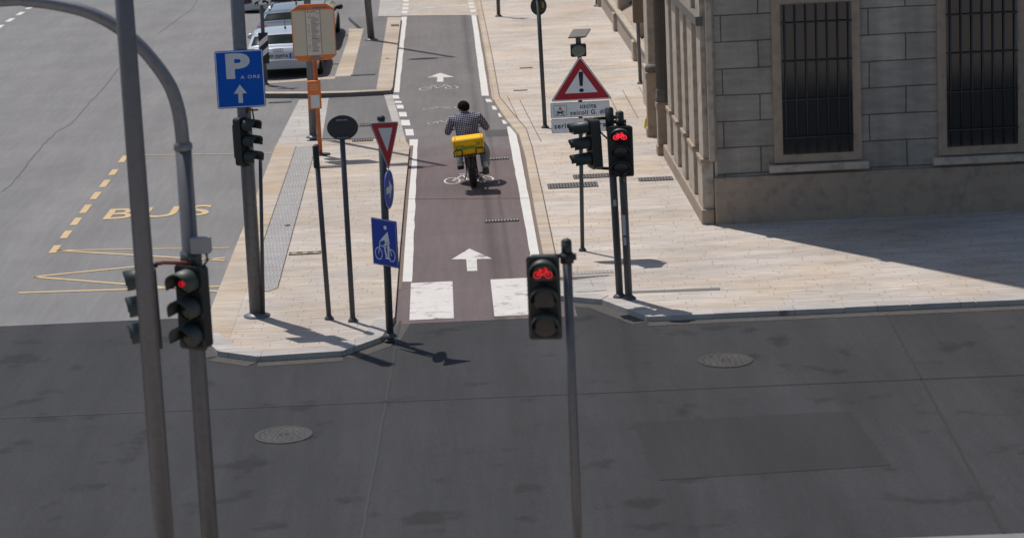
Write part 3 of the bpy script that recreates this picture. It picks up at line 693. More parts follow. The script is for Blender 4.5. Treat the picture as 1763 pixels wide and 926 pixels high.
MB().lathe(pts[-1], d_, [(-.05, .088), (-.04, .096), (.01, .096), (.03, .076)], 20).build('collar', 'steel_lt', mast)
MB().lathe(base, (0, 0, 1), [(0, .17), (.03, .17), (.06, .11), (.07, .09)], 20).build('base_collar', 'steel', mast)
f = face(346, 422, YM - .14, -8); MB().box((0, 0, 0), (.205, .165, .10), f, .01).build('junction_box', 'grey_box', mast, bevel=.006)
cb = [at(x, y, YM - .16) for x, y in ((348, 434), (356, 438), (357, 448), (351, 457), (340, 458), (332, 452), (326, 446))]
MB().tube(cb, .012, 8).build('cable', 'black', mast)
f = face(329, 444, YM, 0); MB().lathe(f.o, d_, [(-.07, .10), (-.07, .112), (.07, .112), (.07, .10)], 20).build('clamp', 'green_pole', mast)
MB().tube([at(268, 454, YM - .12), at(282, 451.5, YM - .12), at(330, 453.5, YM - .12)], .022, 8).build('bracket', 'rust', mast)
MB().tube([at(270, 455.5, YM - .12), at(262, 458, YM - .12)], .03, 8).build('bracket', 'black', mast)
# bicycle signal facing the camera and a side signal turned to the road, both bracketed on the mast
T = thing('traffic_signal', at(322, 484, YM - .22), 'bicycle signal with a blurred red light hung low on the curved mast', 'traffic light')
fh = face(323, 485, YM - .22, -31); signal_head(fh, T, .30, .28, 0, 3, 1.08, .22, 'red_dim', .9)
T = thing('traffic_signal', at(262, 487, YM - .12), 'black side signal half hidden behind the big foreground post', 'traffic light')
fh = face(240, 484, YM - .12, -78); signal_head(fh, T, .30, .28, None, 3, hood=.16)
T = pole('street_post', (213.5, 0), (251.5, 506), 21.9, .101, 'steel', 'big blurred dark grey post nearest the camera at the left', 'post', None, ZP, 9.0, True, .86)[0]

# parking sign post
YP = 33.6
T, base, t_, d_ = pole('sign_post', (408, 0), (440, 506), YP, .108, 'steel_lt', 'stout grey post carrying the blue parking sign and a side signal', 'post', None, ZP, 7.5, True, .93)
o_ = V((.104, -.06, 0)); MB().tube([base + o_, at(438, 270, YP) + o_*.9], .028, 10).build('conduit', 'dark_pole', T)
f = face(430, 197, YP - .13); MB().tube([at(424, 195, YP - .1), at(427, 188, YP - .1), at(434, 187, YP - .1), at(437, 205, YP - .1), at(439, 212, YP - .1)], .012, 8).build('cable', 'black', T)
MB().box((.05, .06, 0), (.16, .02, .05), f).build('bracket', 'rust', T)
f = face(413.5, 136.5, YP - .16, 3, -.062); s_ = 1/ppm(f.o); hw, hh = 41.8*s_, 49.5*s_*1.01
T = thing('parking_sign', f.p(0, -hh), 'blue square parking sign with white P, small letters and upward arrow', 'sign')
MB().prism(rrect(-hw, -hh, hw, hh, .035), -.012, 0, f).build('panel', 'sign_blue', T)
MB().ring  # border line built from two rounded outlines
def rim(mb, fr, x0, y0, x1, y1, r, th, w0, w1):
    o = rrect(x0, y0, x1, y1, r); i = rrect(x0 + th, y0 + th, x1 - th, y1 - th, max(.002, r - th)); n = len(o)
    vs = [fr.p(a, q, w1) for a, q in o] + [fr.p(a, q, w1) for a, q in i] + [fr.p(a, q, w0) for a, q in o]
    fs = []
    for k in range(n):
        q = (k+1) % n; fs += [[k, q, n + q, n + k], [2*n + k, 2*n + q, q, k]]
    return mb.add(vs, fs)
rim(MB(), f, -hw*.975, -hh*.978, hw*.975, hh*.978, .03, .014, .001, .0025).build('border', 'sign_grey', T)
k = MB(); k.text('P', f, -hw*.06, hh*.02, hh*.88, hw*1.0, .001, .0025, 'CENTER', .045); k.text('A ORE', f, hw*.02, hh*.005, hh*.115, hw*.80, .001, .003, 'LEFT', .012, 1.25)
cx = -hw*.03; k.prism([(cx - hw*.09, -hh*.83), (cx + hw*.09, -hh*.83), (cx + hw*.09, -hh*.5), (cx + hw*.27, -hh*.5), (cx, -hh*.19), (cx - hw*.27, -hh*.5), (cx - hw*.09, -hh*.5)], .001, .0025, f)
k.build('lettering', 'sign_grey', T)
MB().box((0, 0, -.035), (.06, hh*1.2, .04), f).build('bracket', 'steel', T)
T = thing('traffic_signal', at(430, 285, YP - .1), 'unlit signal head under the parking sign, hoods turned to the right', 'traffic light')
fh = face(424, 217, YP - .12, 52); signal_head(fh, T, .24, .238, None, 3, hood=.24)
k = MB().box((-.02, -.24, -.19), (.12, .5, .06), fh); k.build('bracket', 'signal', T)

# slim posts on the left pavement
T, base, t_, d_ = pole('button_post', (544, 252), (563.5, 506), 33.2, .038, 'dark_pole', 'slim dark post with a small black button case at its top', 'post', None, ZP)
f = face(545, 270, 33.2 - .06, 20); MB().box((-.01, 0, 0), (.075, .34, .07), f, .012).build('button_case', 'black', T, bevel=.006)
T, base, t_, d_ = pole('sign_post', (587, 203), (605, 506), 33.0, .040, 'dark_pole', 'slim grey post holding the round sign seen from behind', 'post', None, ZP)
f = face(589.5, 221, 32.9, 0); s_ = 1/ppm(f.o)
T = thing('round_sign', f.p(0, -21*s_), 'round sign seen from its dark back, left of the yield triangle', 'sign', 'round signs seen from behind')
MB().prism(circ(0, 0, 27*s_, 21.6*s_, 40), .125, .14, f).build('disc', 'sign_back', T)
def clips(fr, w, T, half=.06, ys=(.1, -.1)):
    for y in ys:
        k = MB().box((0, y, w), (half*2, .018, .012), fr); k.tube([fr.p(-half*.6, y, w), fr.p(-half*.6, y, w + .012)], .01, 8); k.tube([fr.p(half*.6, y, w), fr.p(half*.6, y, w + .012)], .01, 8); k.build('clip', 'steel_lt', T)
# move the disc behind its post, keep the post visible in front of it
for ob in list(T.children): ob.location = f.w*(-.19)
clips(f, .05, T, .085, (.126, -.135))

# yield triangle, arrow disc and bike sign on one post
YY = 32.0
T, base, t_, d_ = pole('sign_post', (656, 203), (668.5, 506), YY, .054, 'dark_pole', 'dark post carrying the yield triangle, arrow disc and bike sign', 'post', None, ZP)
f = face(662, 215, YY - .12, 24, -.0); s_ = 1/ppm(f.o); hw = 24.5*s_/math.cos(math.radians(24)); ht = 80*s_
T = thing('yield_sign', f.p(0, -ht), 'red and white yield triangle, slightly turned, at the top of its post', 'sign')
tri = [(-hw, .05), (hw, .02), (.03, -ht)]
MB().prism(rtri(tri, .035), -.03, 0, f).build('rim', 'sign_rim', T)
def inset(p, d):
    out = []; N = len(p)
    c = V((sum(q[0] for q in p)/N, sum(q[1] for q in p)/N))
    L_ = []
    for i in range(N):
        a, q = V(p[i]), V(p[(i+1) % N]); e = (q - a).normalized(); n = V((-e.y, e.x))
        if n.dot(c - a) < 0: n = -n
        L_.append((a + n*d, e))
    for i in range(N):
        (a, e), (q, e2) = L_[i-1], L_[i]; den = e.x*e2.y - e.y*e2.x; t = ((q - a).x*e2.y - (q - a).y*e2.x)/den; out.append(tuple(a + e*t))
    return out
MB().prism(rtri(inset(tri, .014), .03), .001, .003, f).build('red_border', 'sign_red', T)
MB().prism(rtri(inset(tri, .082), .01), .004, .0055, f).build('white_field', 'sign_grey', T)
f = face(670, 326, YY - .10, 77.5, 0); s_ = 1/ppm(f.o); R_ = 34*s_
T = thing('arrow_sign', f.p(0, -R_), 'blue round sign with a white arrow, seen nearly edge on', 'sign')
MB().prism(circ(0, 0, R_, R_, 40), -.012, 0, f).build('disc', 'sign_blue2', T)
k = MB().ring(f, 0, 0, R_*.985, R_*.985, .012, .001, .0025, 40); k.build('border', 'sign_grey', T)
a = R_; MB().prism([(-a*.62, -a*.17), (a*.05, -a*.17), (a*.0, -a*.48), (a*.66, 0), (a*.0, a*.48), (a*.05, a*.17), (-a*.62, a*.17)], .001, .003, f).build('arrow', 'sign_grey', T)
MB().tube([f.p(0, R_*.8, -.03), f.p(0, -R_*.8, -.03)], .016, 8).build('bracket', 'steel', T)
f = face(662, 418, YY - .16, -47, -.0); s_ = 1/ppm(f.o); hw, hh = 22*s_/math.cos(math.radians(47)), 41*s_*1.0
T = thing('bicycle_sign', f.p(0, -hh), 'blue square sign with a white cyclist, turned to the left', 'sign')
MB().prism(rrect(-hw, -hh, hw, hh, .02), -.016, 0, f).build('panel', 'sign_blue2', T)
rim(MB(), f, -hw*.99, -hh*.99, hw*.99, hh*.99, .02, .014, .001, .0025).build('border', 'sign_rim', T)
k = MB(); X, Y_ = hw, hh
k.prism(circ(X*.12, Y_*.66, X*.12, Y_*.09, 16), .001, .0025, f)
for cx in (-.5, .52): k.ring(f, X*cx, -Y_*.50, X*.30, Y_*.27, .012, .001, .0025)
k.prism([(X*.30, Y_*.50), (X*.42, -Y_*.02), (X*.08, -Y_*.05), (X*.02, Y_*.12), (-X*.28, Y_*.03), (-X*.25, Y_*.14)], .001, .003, f)
for p, q, th in (((.25, 0), (-.02, -.12), .10), ((-.02, -.12), (.12, -.62), .075), ((.3, 0), (.28, -.62), .085), ((.06, -.66), (.42, -.64), .05), ((-.5, -.5), (-.34, .06), .03), ((-.34, .06), (-.16, .08), .03), ((-.4, -.14), (.2, -.2), .03), ((.52, -.5), (.36, -.1), .03)):
    k.bar(f, (p[0]*X, p[1]*Y_), (q[0]*X, q[1]*Y_), th*.9*Y_*1.3, .001, .003)
k.build('cyclist', 'sign_white', T)
MB().box((0, 0, -.05), (.05, hh*1.3, .06), f).build('bracket', 'steel', T)

# bus stop post with timetable panel
YB = 47.6
base, t_, d_ = bent((541, 105), (552, 268), YB, .05, ZP)
T = thing('bus_stop_sign', base, 'orange bus stop post with a cream timetable panel and a small orange case', 'bus stop')
top_ = at(537, 30, YB); MB().tube([base, top_], .047, 12).build('pole', 'orange_pole', T)
MB().prism(circ(0, 0, .16, .13, 20), 0, .03, Fr(base + V((.05, 0, 0)), (1, 0, 0), (0, 1, 0))).build('foot_plate', 'black', T)
f = face(540, 56.5, YB - .10, 2, -.045); s_ = 1/ppm(f.o)
pp = lambda x, y: ((x - 540)*s_ + (y - 56.5)*s_*(-.045)*1.0, -(y - 56.5)*s_*1.012 - (x - 540)*s_*.012*0)
oct_ = [pp(512, 8.4), (pp(558.5, 8.4)), pp(572.8, 17.5), pp(579, 96.6), pp(569, 105), pp(520.6, 105), pp(508.5, 96.6), pp(500.8, 17.5)]
W_, H_ = 37.3*s_, 48.3*s_*1.012
oct_ = [(-.62*W_, H_), (.62*W_, H_), (W_, .81*H_), (W_, -.83*H_), (.70*W_, -H_), (-.70*W_, -H_), (-W_, -.83*H_), (-W_, .81*H_)]
pn = MB().prism(oct_, -.07, 0, f).build('panel_frame', 'orange', T)
MB().prism([(-.955*W_, .79*H_), (.955*W_, .79*H_), (.955*W_, -.80*H_), (-.955*W_, -.80*H_)], .001, .004, f).build('panel', 'cream', T)
ps = MB().prism([(-.33*W_, .78*H_), (.33*W_, .78*H_), (.33*W_, -.79*H_), (-.33*W_, -.79*H_)], .005, .007, f).build('timetable', 'paper', T)
k = MB(); r2 = random.Random(5)
for x in (-.335, .335): k.bar(f, (x*W_, .79*H_), (x*W_, -.80*H_), .012, .0045, .009)
k.prism(circ(-.22*W_, .73*H_, .02, .018, 10), .0075, .0095, f); k.bar(f, (-.12*W_, .73*H_), (.14*W_, .73*H_), .018, .0075, .0095); k.bar(f, (.2*W_, .67*H_), (.26*W_, .67*H_), .02, .0075, .0095); k.bar(f, (-.13*W_, .68*H_), (-.13*W_, .58*H_), .006, .0075, .0095)
k.bar(f, (-.26*W_, .535*H_), (.1*W_, .54*H_), .012, .0075, .0095)
yq = .485
while yq > -.70:
    if abs(yq + .235) < .02: k.bar(f, (-.09*W_, yq*H_), (.33*W_, yq*H_), .016, .0075, .0095)
    else: k.bar(f, (-.09*W_, yq*H_), ((.1 + r2.random()*.2)*W_, yq*H_), .010, .0075, .0095)
    if r2.random() < .35: k.bar(f, (-.26*W_, yq*H_), (-.17*W_, yq*H_), .008, .0075, .0095)
    yq -= .0415
k.text('Fermata n°', f, -.72*W_, .845*H_, .045, .62*W_, .001, .004, 'LEFT', .02)
k.text('12158-VIA', f, .02*W_, .845*H_, .045, .62*W_, .001, .004, 'LEFT', .02) if False else [k.bar(f, ((.03 + i*.085)*W_, .865*H_), ((.085 + i*.085)*W_, .865*H_), .04, .001, .004) for i in range(8)]
for i in range(6): k.bar(f, ((-.2 + i*.075)*W_, -.865*H_), ((-.15 + i*.075)*W_, -.865*H_), .03, .001, .004)
for i in range(9): k.bar(f, ((-.3 + i*.075)*W_, -.945*H_), ((-.25 + i*.075)*W_, -.945*H_), .03, .001, .004)
k.build('print', 'ink', ps)
f = face(541.5, 163.5, YB - .09, 4, -.045); w2, h2 = 11.3*s_, 24.5*s_
cs = MB().box((0, 0, 0), (w2*2, h2*2, .12), f, .01).build('ticket_case', 'orange', T, bevel=.01)
MB().box((.005, -h2*.45, .065), (w2*1.35, h2*.92, .006), f).build('label', 'sign_grey', cs)
k = MB(); [k.bar(f, (-w2*.6, h2*(.72 - i*.16)), (w2*.55, h2*(.72 - i*.16)), .012, .061, .063) for i in range(3)]; k.build('print', 'cream', cs)
k = MB().bar(f, (w2*1.0, -h2), (w2*1.0, h2), .01, -.06, .063)

# tow-away sign and striped hazard board on one post
YH = 58.4
T, base, t_, d_ = pole('sign_post', (450, 8), (458, 152), YH, .05, 'steel', 'thin grey post with the striped board behind the white car', 'post', None, ZI, 2.9)
f = face(450, 3, YH - .07, 0); s_ = 1/ppm(f.o)
T = thing('tow_away_sign', f.p(0, -7*s_), 'small white plate with a black tow-away symbol above the striped board', 'sign')
w2, h2 = 17*s_, 8*s_*1.3
MB().prism(rrect(-w2, -7*s_, w2, 11*s_, .02), -.012, 0, f).build('plate', 'sign_white', T)
k = MB(); rim(k, f, -w2*.97, -6.6*s_, w2*.97, 10.6*s_, .02, .012, .001, .003)
k.prism([(-13*s_, -3.5*s_), (-6*s_, -3.5*s_), (-5*s_, -.5*s_), (-8*s_, .2*s_), (-12*s_, -1.5*s_)], .001, .003, f); k.bar(f, (-7*s_, 0), (-2.5*s_, 2.6*s_), .015, .001, .003)
k.prism([(1*s_, -1.0*s_), (12*s_, -3.6*s_), (13*s_, -1.4*s_), (8.5*s_, .6*s_), (6*s_, 2.2*s_), (2.5*s_, 2.0*s_)], .001, .003, f)
for cx, cy in ((-11, -4), (-7, -4), (10.5, -3.8), (3.2, -1.6)): k.prism(circ(cx*s_, cy*s_, 1.5*s_, n=12), .001, .0035, f)
k.build('symbol', 'sign_black', T)
f = face(454, 83.5, YH - .08, 0, -.03); w2, h2 = 8.4*s_, 27*s_
T = thing('hazard_board', f.p(0, -h2), 'black and white striped upright board in front of the white car', 'sign')
MB().prism([(-w2, -h2), (w2, -h2), (w2, h2), (-w2, h2)], -.012, 0, f).build('board', 'sign_black', T)
k = MB()
for y0 in (-.60, .16): k.prism([(-w2*.97, h2*(y0 - .12)), (w2*.97, h2*(y0 + .36)), (w2*.97, h2*(y0 + .72)), (-w2*.97, h2*(y0 + .24))], .001, .003, f)
k.build('stripes', 'sign_white', T)

# ------------------------------------------------------------------ signs and signals on the right pavement
T, base, t_, d_ = pole('sign_post', (857, -20), (858.6, 33), 71.4, .06, 'green_pole', 'dark post at the top of the picture beside the far bike path', 'post', None, ZP, 2.65)
f = Fr(t_ + V((0, .075, -.28)), (1, 0, 0), (0, 0, 1)); TT = thing('round_sign', f.p(0, -.26), 'round sign above the frame on the far dark post', 'sign', 'round signs seen from behind'); MB().prism(circ(0, 0, .28, n=32), -.012, 0, f).build('disc', 'sign_back', TT)
T, base, t_, d_ = pole('sign_post', (926, -2), (939, 226), 49.7, .046, 'green_pole', 'slim dark post leaning on the right pavement left of the warning sign', 'post', None, ZP)
f = face(927.3, 11, 49.75, 0); s_ = 1/ppm(f.o)
T = thing('round_sign', f.p(0, -14*s_), 'round sign seen from behind with a yellow sticker, high on the slim post', 'sign', 'round signs seen from behind')
MB().prism(circ(0, 0, 13.9*s_, 16*s_, 36), -.012, 0, f).build('disc', 'sign_back', T)
MB().prism(rrect(5.2*s_, -4*s_, 9.5*s_, 6*s_, .02), .001, .003, f).build('sticker', mat('sticker_yellow', (.3, .28, .03), .6, dirt=.6, scale=30), T)
clips(f, .01, T, .09, (.1, -.1))

YW = 37.1
T, base, t_, d_ = pole('sign_post', (997.5, 78), (1003, 438), YW, .034, 'green_pole', 'slim dark post of the red warning triangle', 'post', None, ZP)
f = face(999, 98, YW - .06, 0, -.004); s_ = 1/ppm(f.o)
T = thing('warning_sign', f.p(0, -76*s_), 'red bordered warning triangle with a black exclamation mark', 'sign')
tri = [(-53.5*s_, -76*s_), (52.5*s_, -76*s_), (-.5*s_, 2*s_)]
MB().prism(rtri(tri, .05), -.014, 0, f).build('rim', 'sign_back', T)
MB().prism(rtri(inset(tri, .006), .05), .001, .002, f).build('white_edge', 'sign_white', T)
MB().prism(rtri(inset(tri, .022), .04), .003, .004, f).build('red_border', 'sign_red', T)
MB().prism(rtri(inset(tri, .125), .004), .005, .006, f).build('white_field', 'sign_white', T)
k = MB(); k.prism([(-2.8*s_, -51*s_), (2.4*s_, -51*s_), (3.9*s_, -29*s_), (3.2*s_, -26.6*s_), (0, -25.8*s_), (-3.4*s_, -26.6*s_), (-4.2*s_, -29*s_)], .007, .008, f); k.prism(circ(-.1*s_, -58.5*s_, 4*s_, 3.3*s_, 20), .007, .008, f); k.build('exclamation_mark', 'sign_black', T)
def plate(x0, y0, x1, y1, label):
    fr = face((x0 + x1)/2, (y0 + y1)/2, YW - .06, 0, -.012); hw, hh = (x1 - x0)/2*s_, (y1 - y0)/2*s_
    TT = thing('text_plate', fr.p(0, -hh), label, 'sign'); MB().prism(rrect(-hw, -hh, hw, hh, .02), -.012, 0, fr).build('plate', 'sign_back', TT)
    MB().prism(rrect(-hw + .006, -hh + .006, hw - .006, hh - .006, .018), .001, .0025, fr).build('white_field', 'sign_white', TT); return TT, fr, hw, hh
T, fr, hw, hh = plate(948, 175.6, 1049.5, 201.8, 'white plate with a flame emblem and two lines of writing, directly under the triangle')
k = MB(); k.text('uscita', fr, 14*s_, 1.6*s_, 8.2*s_, 28*s_, .003, .0045, 'CENTER', .022, 1.15); k.build('lettering', 'sign_black', T); k = MB(); k.text('veicoli G. di F.', fr, -18*s_, -9.4*s_, 8.4*s_, 72*s_, .003, .0045, 'LEFT', .022, 1.15)
k.build('lettering', 'sign_black', T); k = rim(MB(), fr, -45.5*s_, -9.5*s_, -23*s_, 9*s_, .015, .006, .003, .0045); k.build('emblem_frame', 'sign_black', T)
k = MB()
for a, q in (((-41, -8), (-30, -1)), ((-28, -8), (-39, -1)), ((-42, -2.5), (-36, -4.5)), ((-27, -2.5), (-33, -4.5))): k.bar(fr, (a[0]*s_, a[1]*s_), (q[0]*s_, q[1]*s_), .014, .003, .005)
k.build('emblem', 'sign_black', T)
k = MB(); k.prism([(-34.5*s_, 8*s_), (-32*s_, 4*s_), (-31.6*s_, 1.5*s_), (-34*s_, -1*s_), (-36.6*s_, 1*s_), (-37*s_, 4*s_), (-35.5*s_, 5.4*s_)], .003, .005, fr); k.build('emblem', mat('emblem_red', (.55, .22, .17), .5), T)
T, fr, hw, hh = plate(949.5, 203.4, 1048, 228, 'lower white plate mostly hidden behind the signal heads')
k = MB(); k.text('serie', fr, -44.5*s_, -4.6*s_, 9*s_, 27*s_, .003, .0045, 'LEFT', .022, 1.15); k.build('lettering', 'sign_black', T); k = MB(); k.text('ral', fr, 33*s_, -4.6*s_, 9*s_, 15*s_, .003, .0045, 'LEFT', .022, 1.15); k.build('lettering', 'sign_black', T)
f = face(996, 87.5, YW - .04, 0, -.01)
T = thing('flashing_lamp', f.p(0, -10*s_), 'square solar flashing lamp box on top of the warning triangle', 'lamp')
bx = MB().box((0, 0, -.04), (26.5*s_, 21*s_, .14), f, .01).build('housing', 'black', T, bevel=.006)
MB().lathe(f.p(0, 0, .03), f.w, [(0, 11.7*s_), (.012, 11.2*s_), (.022, 7*s_), (.026, 0)], 28).build('lens', 'lamp_lens', T)
for ob in T.children:
    if ob.name.startswith('lens'):
        for q in ob.data.vertices: q.co.z = q.co.z + (f.o.z - (T.location.z + q.co.z))*.12
MB().tube([at(996, 77, YW), at(995, 62, YW)], .045, 12).build('stem', 'steel', T)
c = [at(978.5, 67, YW - .12), at(1008.5, 65, YW - .10), at(1017, 52, YW + .28), at(986.5, 53.5, YW + .30)]
nrm = (c[1] - c[0]).cross(c[3] - c[0]).normalized()
pn = MB().add([q for q in c] + [q + nrm*.025 for q in c], [[3, 2, 1, 0], [4, 5, 6, 7], [0, 1, 5, 4], [1, 2, 6, 5], [2, 3, 7, 6], [3, 0, 4, 7]]).build('solar_panel', 'solar', T)
mid = (c[0] + c[1] + c[2] + c[3])/4; MB().tube([at(995, 64, YW), mid], .03, 8).box((mid.x, mid.y, mid.z - .03), (.11, .1, .06)).build('bracket', 'black', T)

YS = 33.75
T, base, t_, d_ = pole('signal_post', (1048.5, 188), (1067, 506), YS, .056, 'dark_pole', 'dark signal post, left one of the pair, carrying the side signal', 'post', None, ZP, taper=1)
MB().tube([t_ - d_*.33, t_ + d_*.0], .066, 16).build('sleeve', 'signal', T)
k = MB(); [k.box((.07, y, 0), (.05, .05, .05), Fr(t_, (1, 0, 0), (0, 0, 1))) for y in (-.13, -.2)]; k.build('clamp', 'black', T)
k = MB().prism(rrect(-.03, -.05, .02, .05, .01), .0575, .0585, face(1058.5, 348, YS)); k.build('sticker', 'sticker', T)
T2, base, t2, d2 = pole('signal_post', (1066.5, 195), (1082.5, 506), YS - .12, .057, 'dark_pole', 'dark signal post, right one of the pair, with peeling stickers', 'post', None, ZP, taper=1)
MB().tube([t2 - d2*.22, t2], .062, 16).build('sleeve', 'signal', T2)
k = MB(); [k.box((.07, y, 0), (.05, .05, .05), Fr(t2, (1, 0, 0), (0, 0, 1))) for y in (-.13, -.19)]; k.build('clamp', 'black', T2)
f = face(1075.5, 390, YS - .12, -14, -.03)
def wrap(o_, d_, r, z0, z1, a0, a1, nm, m, T):
    vs = []; n = 8
    for z in (z0, z1):
        c_ = o_ + d_*((z - o_.z)/d_.z)
        for i in range(n + 1):
            a = math.radians(a0 + (a1 - a0)*i/n); vs.append(c_ + V((math.sin(a)*r, -math.cos(a)*r, 0)))
    MB().add(vs, [[i, i + 1, n + 2 + i, n + 1 + i] for i in range(n)], True).build(nm, m, T)
z_ = lambda y: at(1076, y, YS - .12).z
wrap(base, d2, .0585, z_(404), z_(369), -50, 5, 'sticker', 'sticker', T2); wrap(base, d2, .0585, z_(421), z_(407), -42, 0, 'sticker', 'sticker', T2)
T = thing('traffic_signal', at(1069, 305, YS - .2), 'bicycle signal with a sharp red bicycle lit, on the right pair of posts', 'traffic light')
fh = face(1067.5, 234, YS - .30, -8, -.038); signal_head(fh, T, .335, .242, 0, 3, 1.24, .085, 'red_lit', 1.1)
MB().tube([at(1063, 213, YS - .25), at(1064, 208, YS - .2), at(1068, 206, YS - .14)], .03, 8).build('bracket', 'signal', T)
MB().tube([at(1070, 300, YS - .3), at(1073, 312, YS - .2)], .04, 8).build('bracket', 'signal', T)
T = thing('traffic_signal', at(1022, 290, YS), 'unlit three-hood signal facing left, beside the red bicycle signal', 'traffic light')
fh = face(1011, 221, YS - .05, -76, -.038); signal_head(fh, T, .27, .24, None, 3, hood=.29)
MB().tube([at(1013, 209, YS), at(1022, 204.5, YS), at(1044, 203.5, YS)], .026, 8).build('bracket', 'signal', T)
MB().tube([at(1024, 289, YS), at(1050, 290.5, YS)], .024, 8).build('bracket', 'signal', T)
MB().tube([at(1031, 224, YS), at(1038, 232, YS), at(1050, 243, YS)], .013, 8).build('cable', 'black', T)

YR = 22.6
T, base, t_, d_ = pole('signal_post', (975, 416), (978.5, 506), YR, .049, 'steel', 'blurred grey signal post at the bottom edge of the photo', 'post', None, ZP)
MB().tube([t_ - d_*.14, t_], .054, 16).build('sleeve', 'signal', T)
MB().lathe(t_ - d_*.17, d_, [(-.05, .05), (-.05, .07), (.05, .07), (.05, .05)], 18).box((t_.x + .07, t_.y, t_.z - .16), (.05, .05, .06)).build('clamp', 'black', T)
T = thing('traffic_signal', at(936, 506, YR - .1), 'blurred bicycle signal lit red, right of the lane arrow at the bottom', 'traffic light')
fh = face(935, 468, YR - .22, -6, -.02); signal_head(fh, T, .30, .275, 0, 3, 1.08, .12, 'red_dim', 1.05)
MB().tube([at(938, 447, YR - .15), at(940, 441, YR - .1), at(968, 440.5, YR)], .022, 8).build('bracket', 'visor', T)

# posts and pipe by the building
T, base, t_, d_ = pole('drain_pipe', (1098, 38), (1103, 149), 55.6, .045, 'steel', 'thin grey-green pipe standing before the stone wall', 'pipe', None, ZP, 3.4, False)
f = face(1097, 20, 55.55, 0); MB().box((.02, .12, .0), (.26, .8, .16), f, .02).build('recess_shade', 'shutter', T)  # dark brown box painting the shade of a window opening
T, base, t_, d_ = pole('stone_bollard', (1028.5, -20), (1029.5, 16), 72.9, .075, 'dark_pole', 'short dark post at the far corner of the stone wall', 'bollard', None, ZP, 1.3)
k = at(1112.5, 212, 48.3); T = thing('yellow_marker', k + V((0, 0, -.1)), 'small yellow plastic piece beside the stone pedestal', 'marker')
MB().lathe(k + V((0, 0, -.12)), (0, 0, 1), [(0, .04), (.02, .05), (.2, .035), (.24, .0)], 12).build('cap', 'tile_yellow', T); MB().box((k.x + .02, k.y, (k.z - .12 + ZP)/2), (.03, .03, k.z - .12 - ZP)).build('stake', 'dark_pole', T)

# ------------------------------------------------------------------ grates and drains
def grate(pxs, z, label, group, n=None, m='grate', bars=True):
    p = [V(q) for q in px2(pxs, z)]; xs = [q.x for q in p]; ys = [q.y for q in p]; x0, x1, y0, y1 = min(xs), max(xs), min(ys), max(ys)
    T = thing('drain_grate', ((x0 + x1)/2, (y0 + y1)/2, z), label, 'drain', group)
    MB().box(((x0 + x1)/2, (y0 + y1)/2, z + .001), (x1 - x0, y1 - y0, .008)).build('pit', 'grate_dark', T)
    k = MB(); n = n or max(4, int((x1 - x0)/.055))
    for i in range(n):
        xx = x0 + (x1 - x0)*(i + .5)/n; k.box((xx, (y0 + y1)/2, z + .010), ((x1 - x0)/n*.45, y1 - y0, .008))
    for yv in ((y0, (y0 + y1)/2, y1) if bars else ()): k.box(((x0 + x1)/2, yv, z + .011), (x1 - x0, .035, .008))
    k.build('bars', m, T); return T
GG = 'iron drain grates in the ground'
grate([(944, 325), (1028, 314)], ZP + .004, 'widest iron grate in the right pavement, left of the sign post foot', GG)
grate([(988, 308), (1060, 299)], ZP + .004, 'iron grate behind the widest one, partly hidden by the signal post', GG)
grate([(1101, 312.5), (1157, 305)], ZP + .004, 'iron grate in the right pavement nearest the building wall', GG)
grate([(835, 383), (893, 377.5)], .016, 'worn grate across the red bike lane below the rider', GG, 11, 'grate_lt', False)
grate([(843, 275.5), (876, 271.5)], .016, 'worn grate in the bike lane just right of the rider', GG, 7, 'grate_lt', False)
grate([(497, 439), (553, 433)], ZP + .004, 'brown grate across the left pavement beside the tactile strip', GG, 3, 'stone_dk')
grate([(541, 290), (588, 285.5)], ZP + .004, 'small grate in the left pavement by the foot of the bus stop', GG, 9)
grate([(606, 244.5), (643, 238)], ZP + .006, 'grate behind the yield triangle at the edge of the paving', GG, 8)
grate([(617, 218), (640, 212.5)], .018, 'grate in the asphalt driveway behind the round sign', GG, 6)
grate([(462, 178), (502, 174.5)], .006, 'gully grate in the road at the foot of the stone kerb', GG, 9)
grate([(604, 131), (646, 127.5)], ZI + .004, 'shallow grate across the asphalt island behind the bus stop', GG, 10)
grate([(895, 118.2), (917, 116.2)], ZP + .004, 'short slot drain in the far right pavement', 'slot drains', 1, 'stone_dk')
grate([(884, 157), (908, 155)], ZP + .004, 'slot drain in the right pavement above the rider', 'slot drains', 1, 'stone_dk')
for (x, y, lb) in ((-2.3, 27.6, 'round iron cover in the dark cross street left of centre'), (3.6, 30.2, 'round iron cover in the dark cross street below the right corner')):
    o = V((x, y, .006)); T = thing('manhole_cover', o, lb, 'cover', 'round covers in the cross street'); k = MB().lathe(o, (0, 0, 1), [(0, .36), (.006, .36), (.007, .31), (.004, .305), (.005, .28)], 32); q_ = []
    nr, na = 12, 48
    vs = [o + V((math.cos(2*math.pi*j/na)*.28*(i + 1)/nr, math.sin(2*math.pi*j/na)*.28*(i + 1)/nr, .005 + (.008 if i % 3 == 1 and (j // 2 + i) % 2 else 0))) for i in range(nr) for j in range(na)]
    k.add(vs + [o + V((0, 0, .005))], [[i*na + j, i*na + (j+1) % na, (i+1)*na + (j+1) % na, (i+1)*na + j][::-1] for i in range(nr-1) for j in range(na)] + [[nr*na, j, (j+1) % na] for j in range(na)])
    k.build('lid', 'iron_dk', T)
    MB().ring(Fr(o, (1, 0, 0), (0, 1, 0)), 0, 0, .37, .37, .05, .001, .008, 32).build('frame', 'iron_dk', T)
k = MB(); 
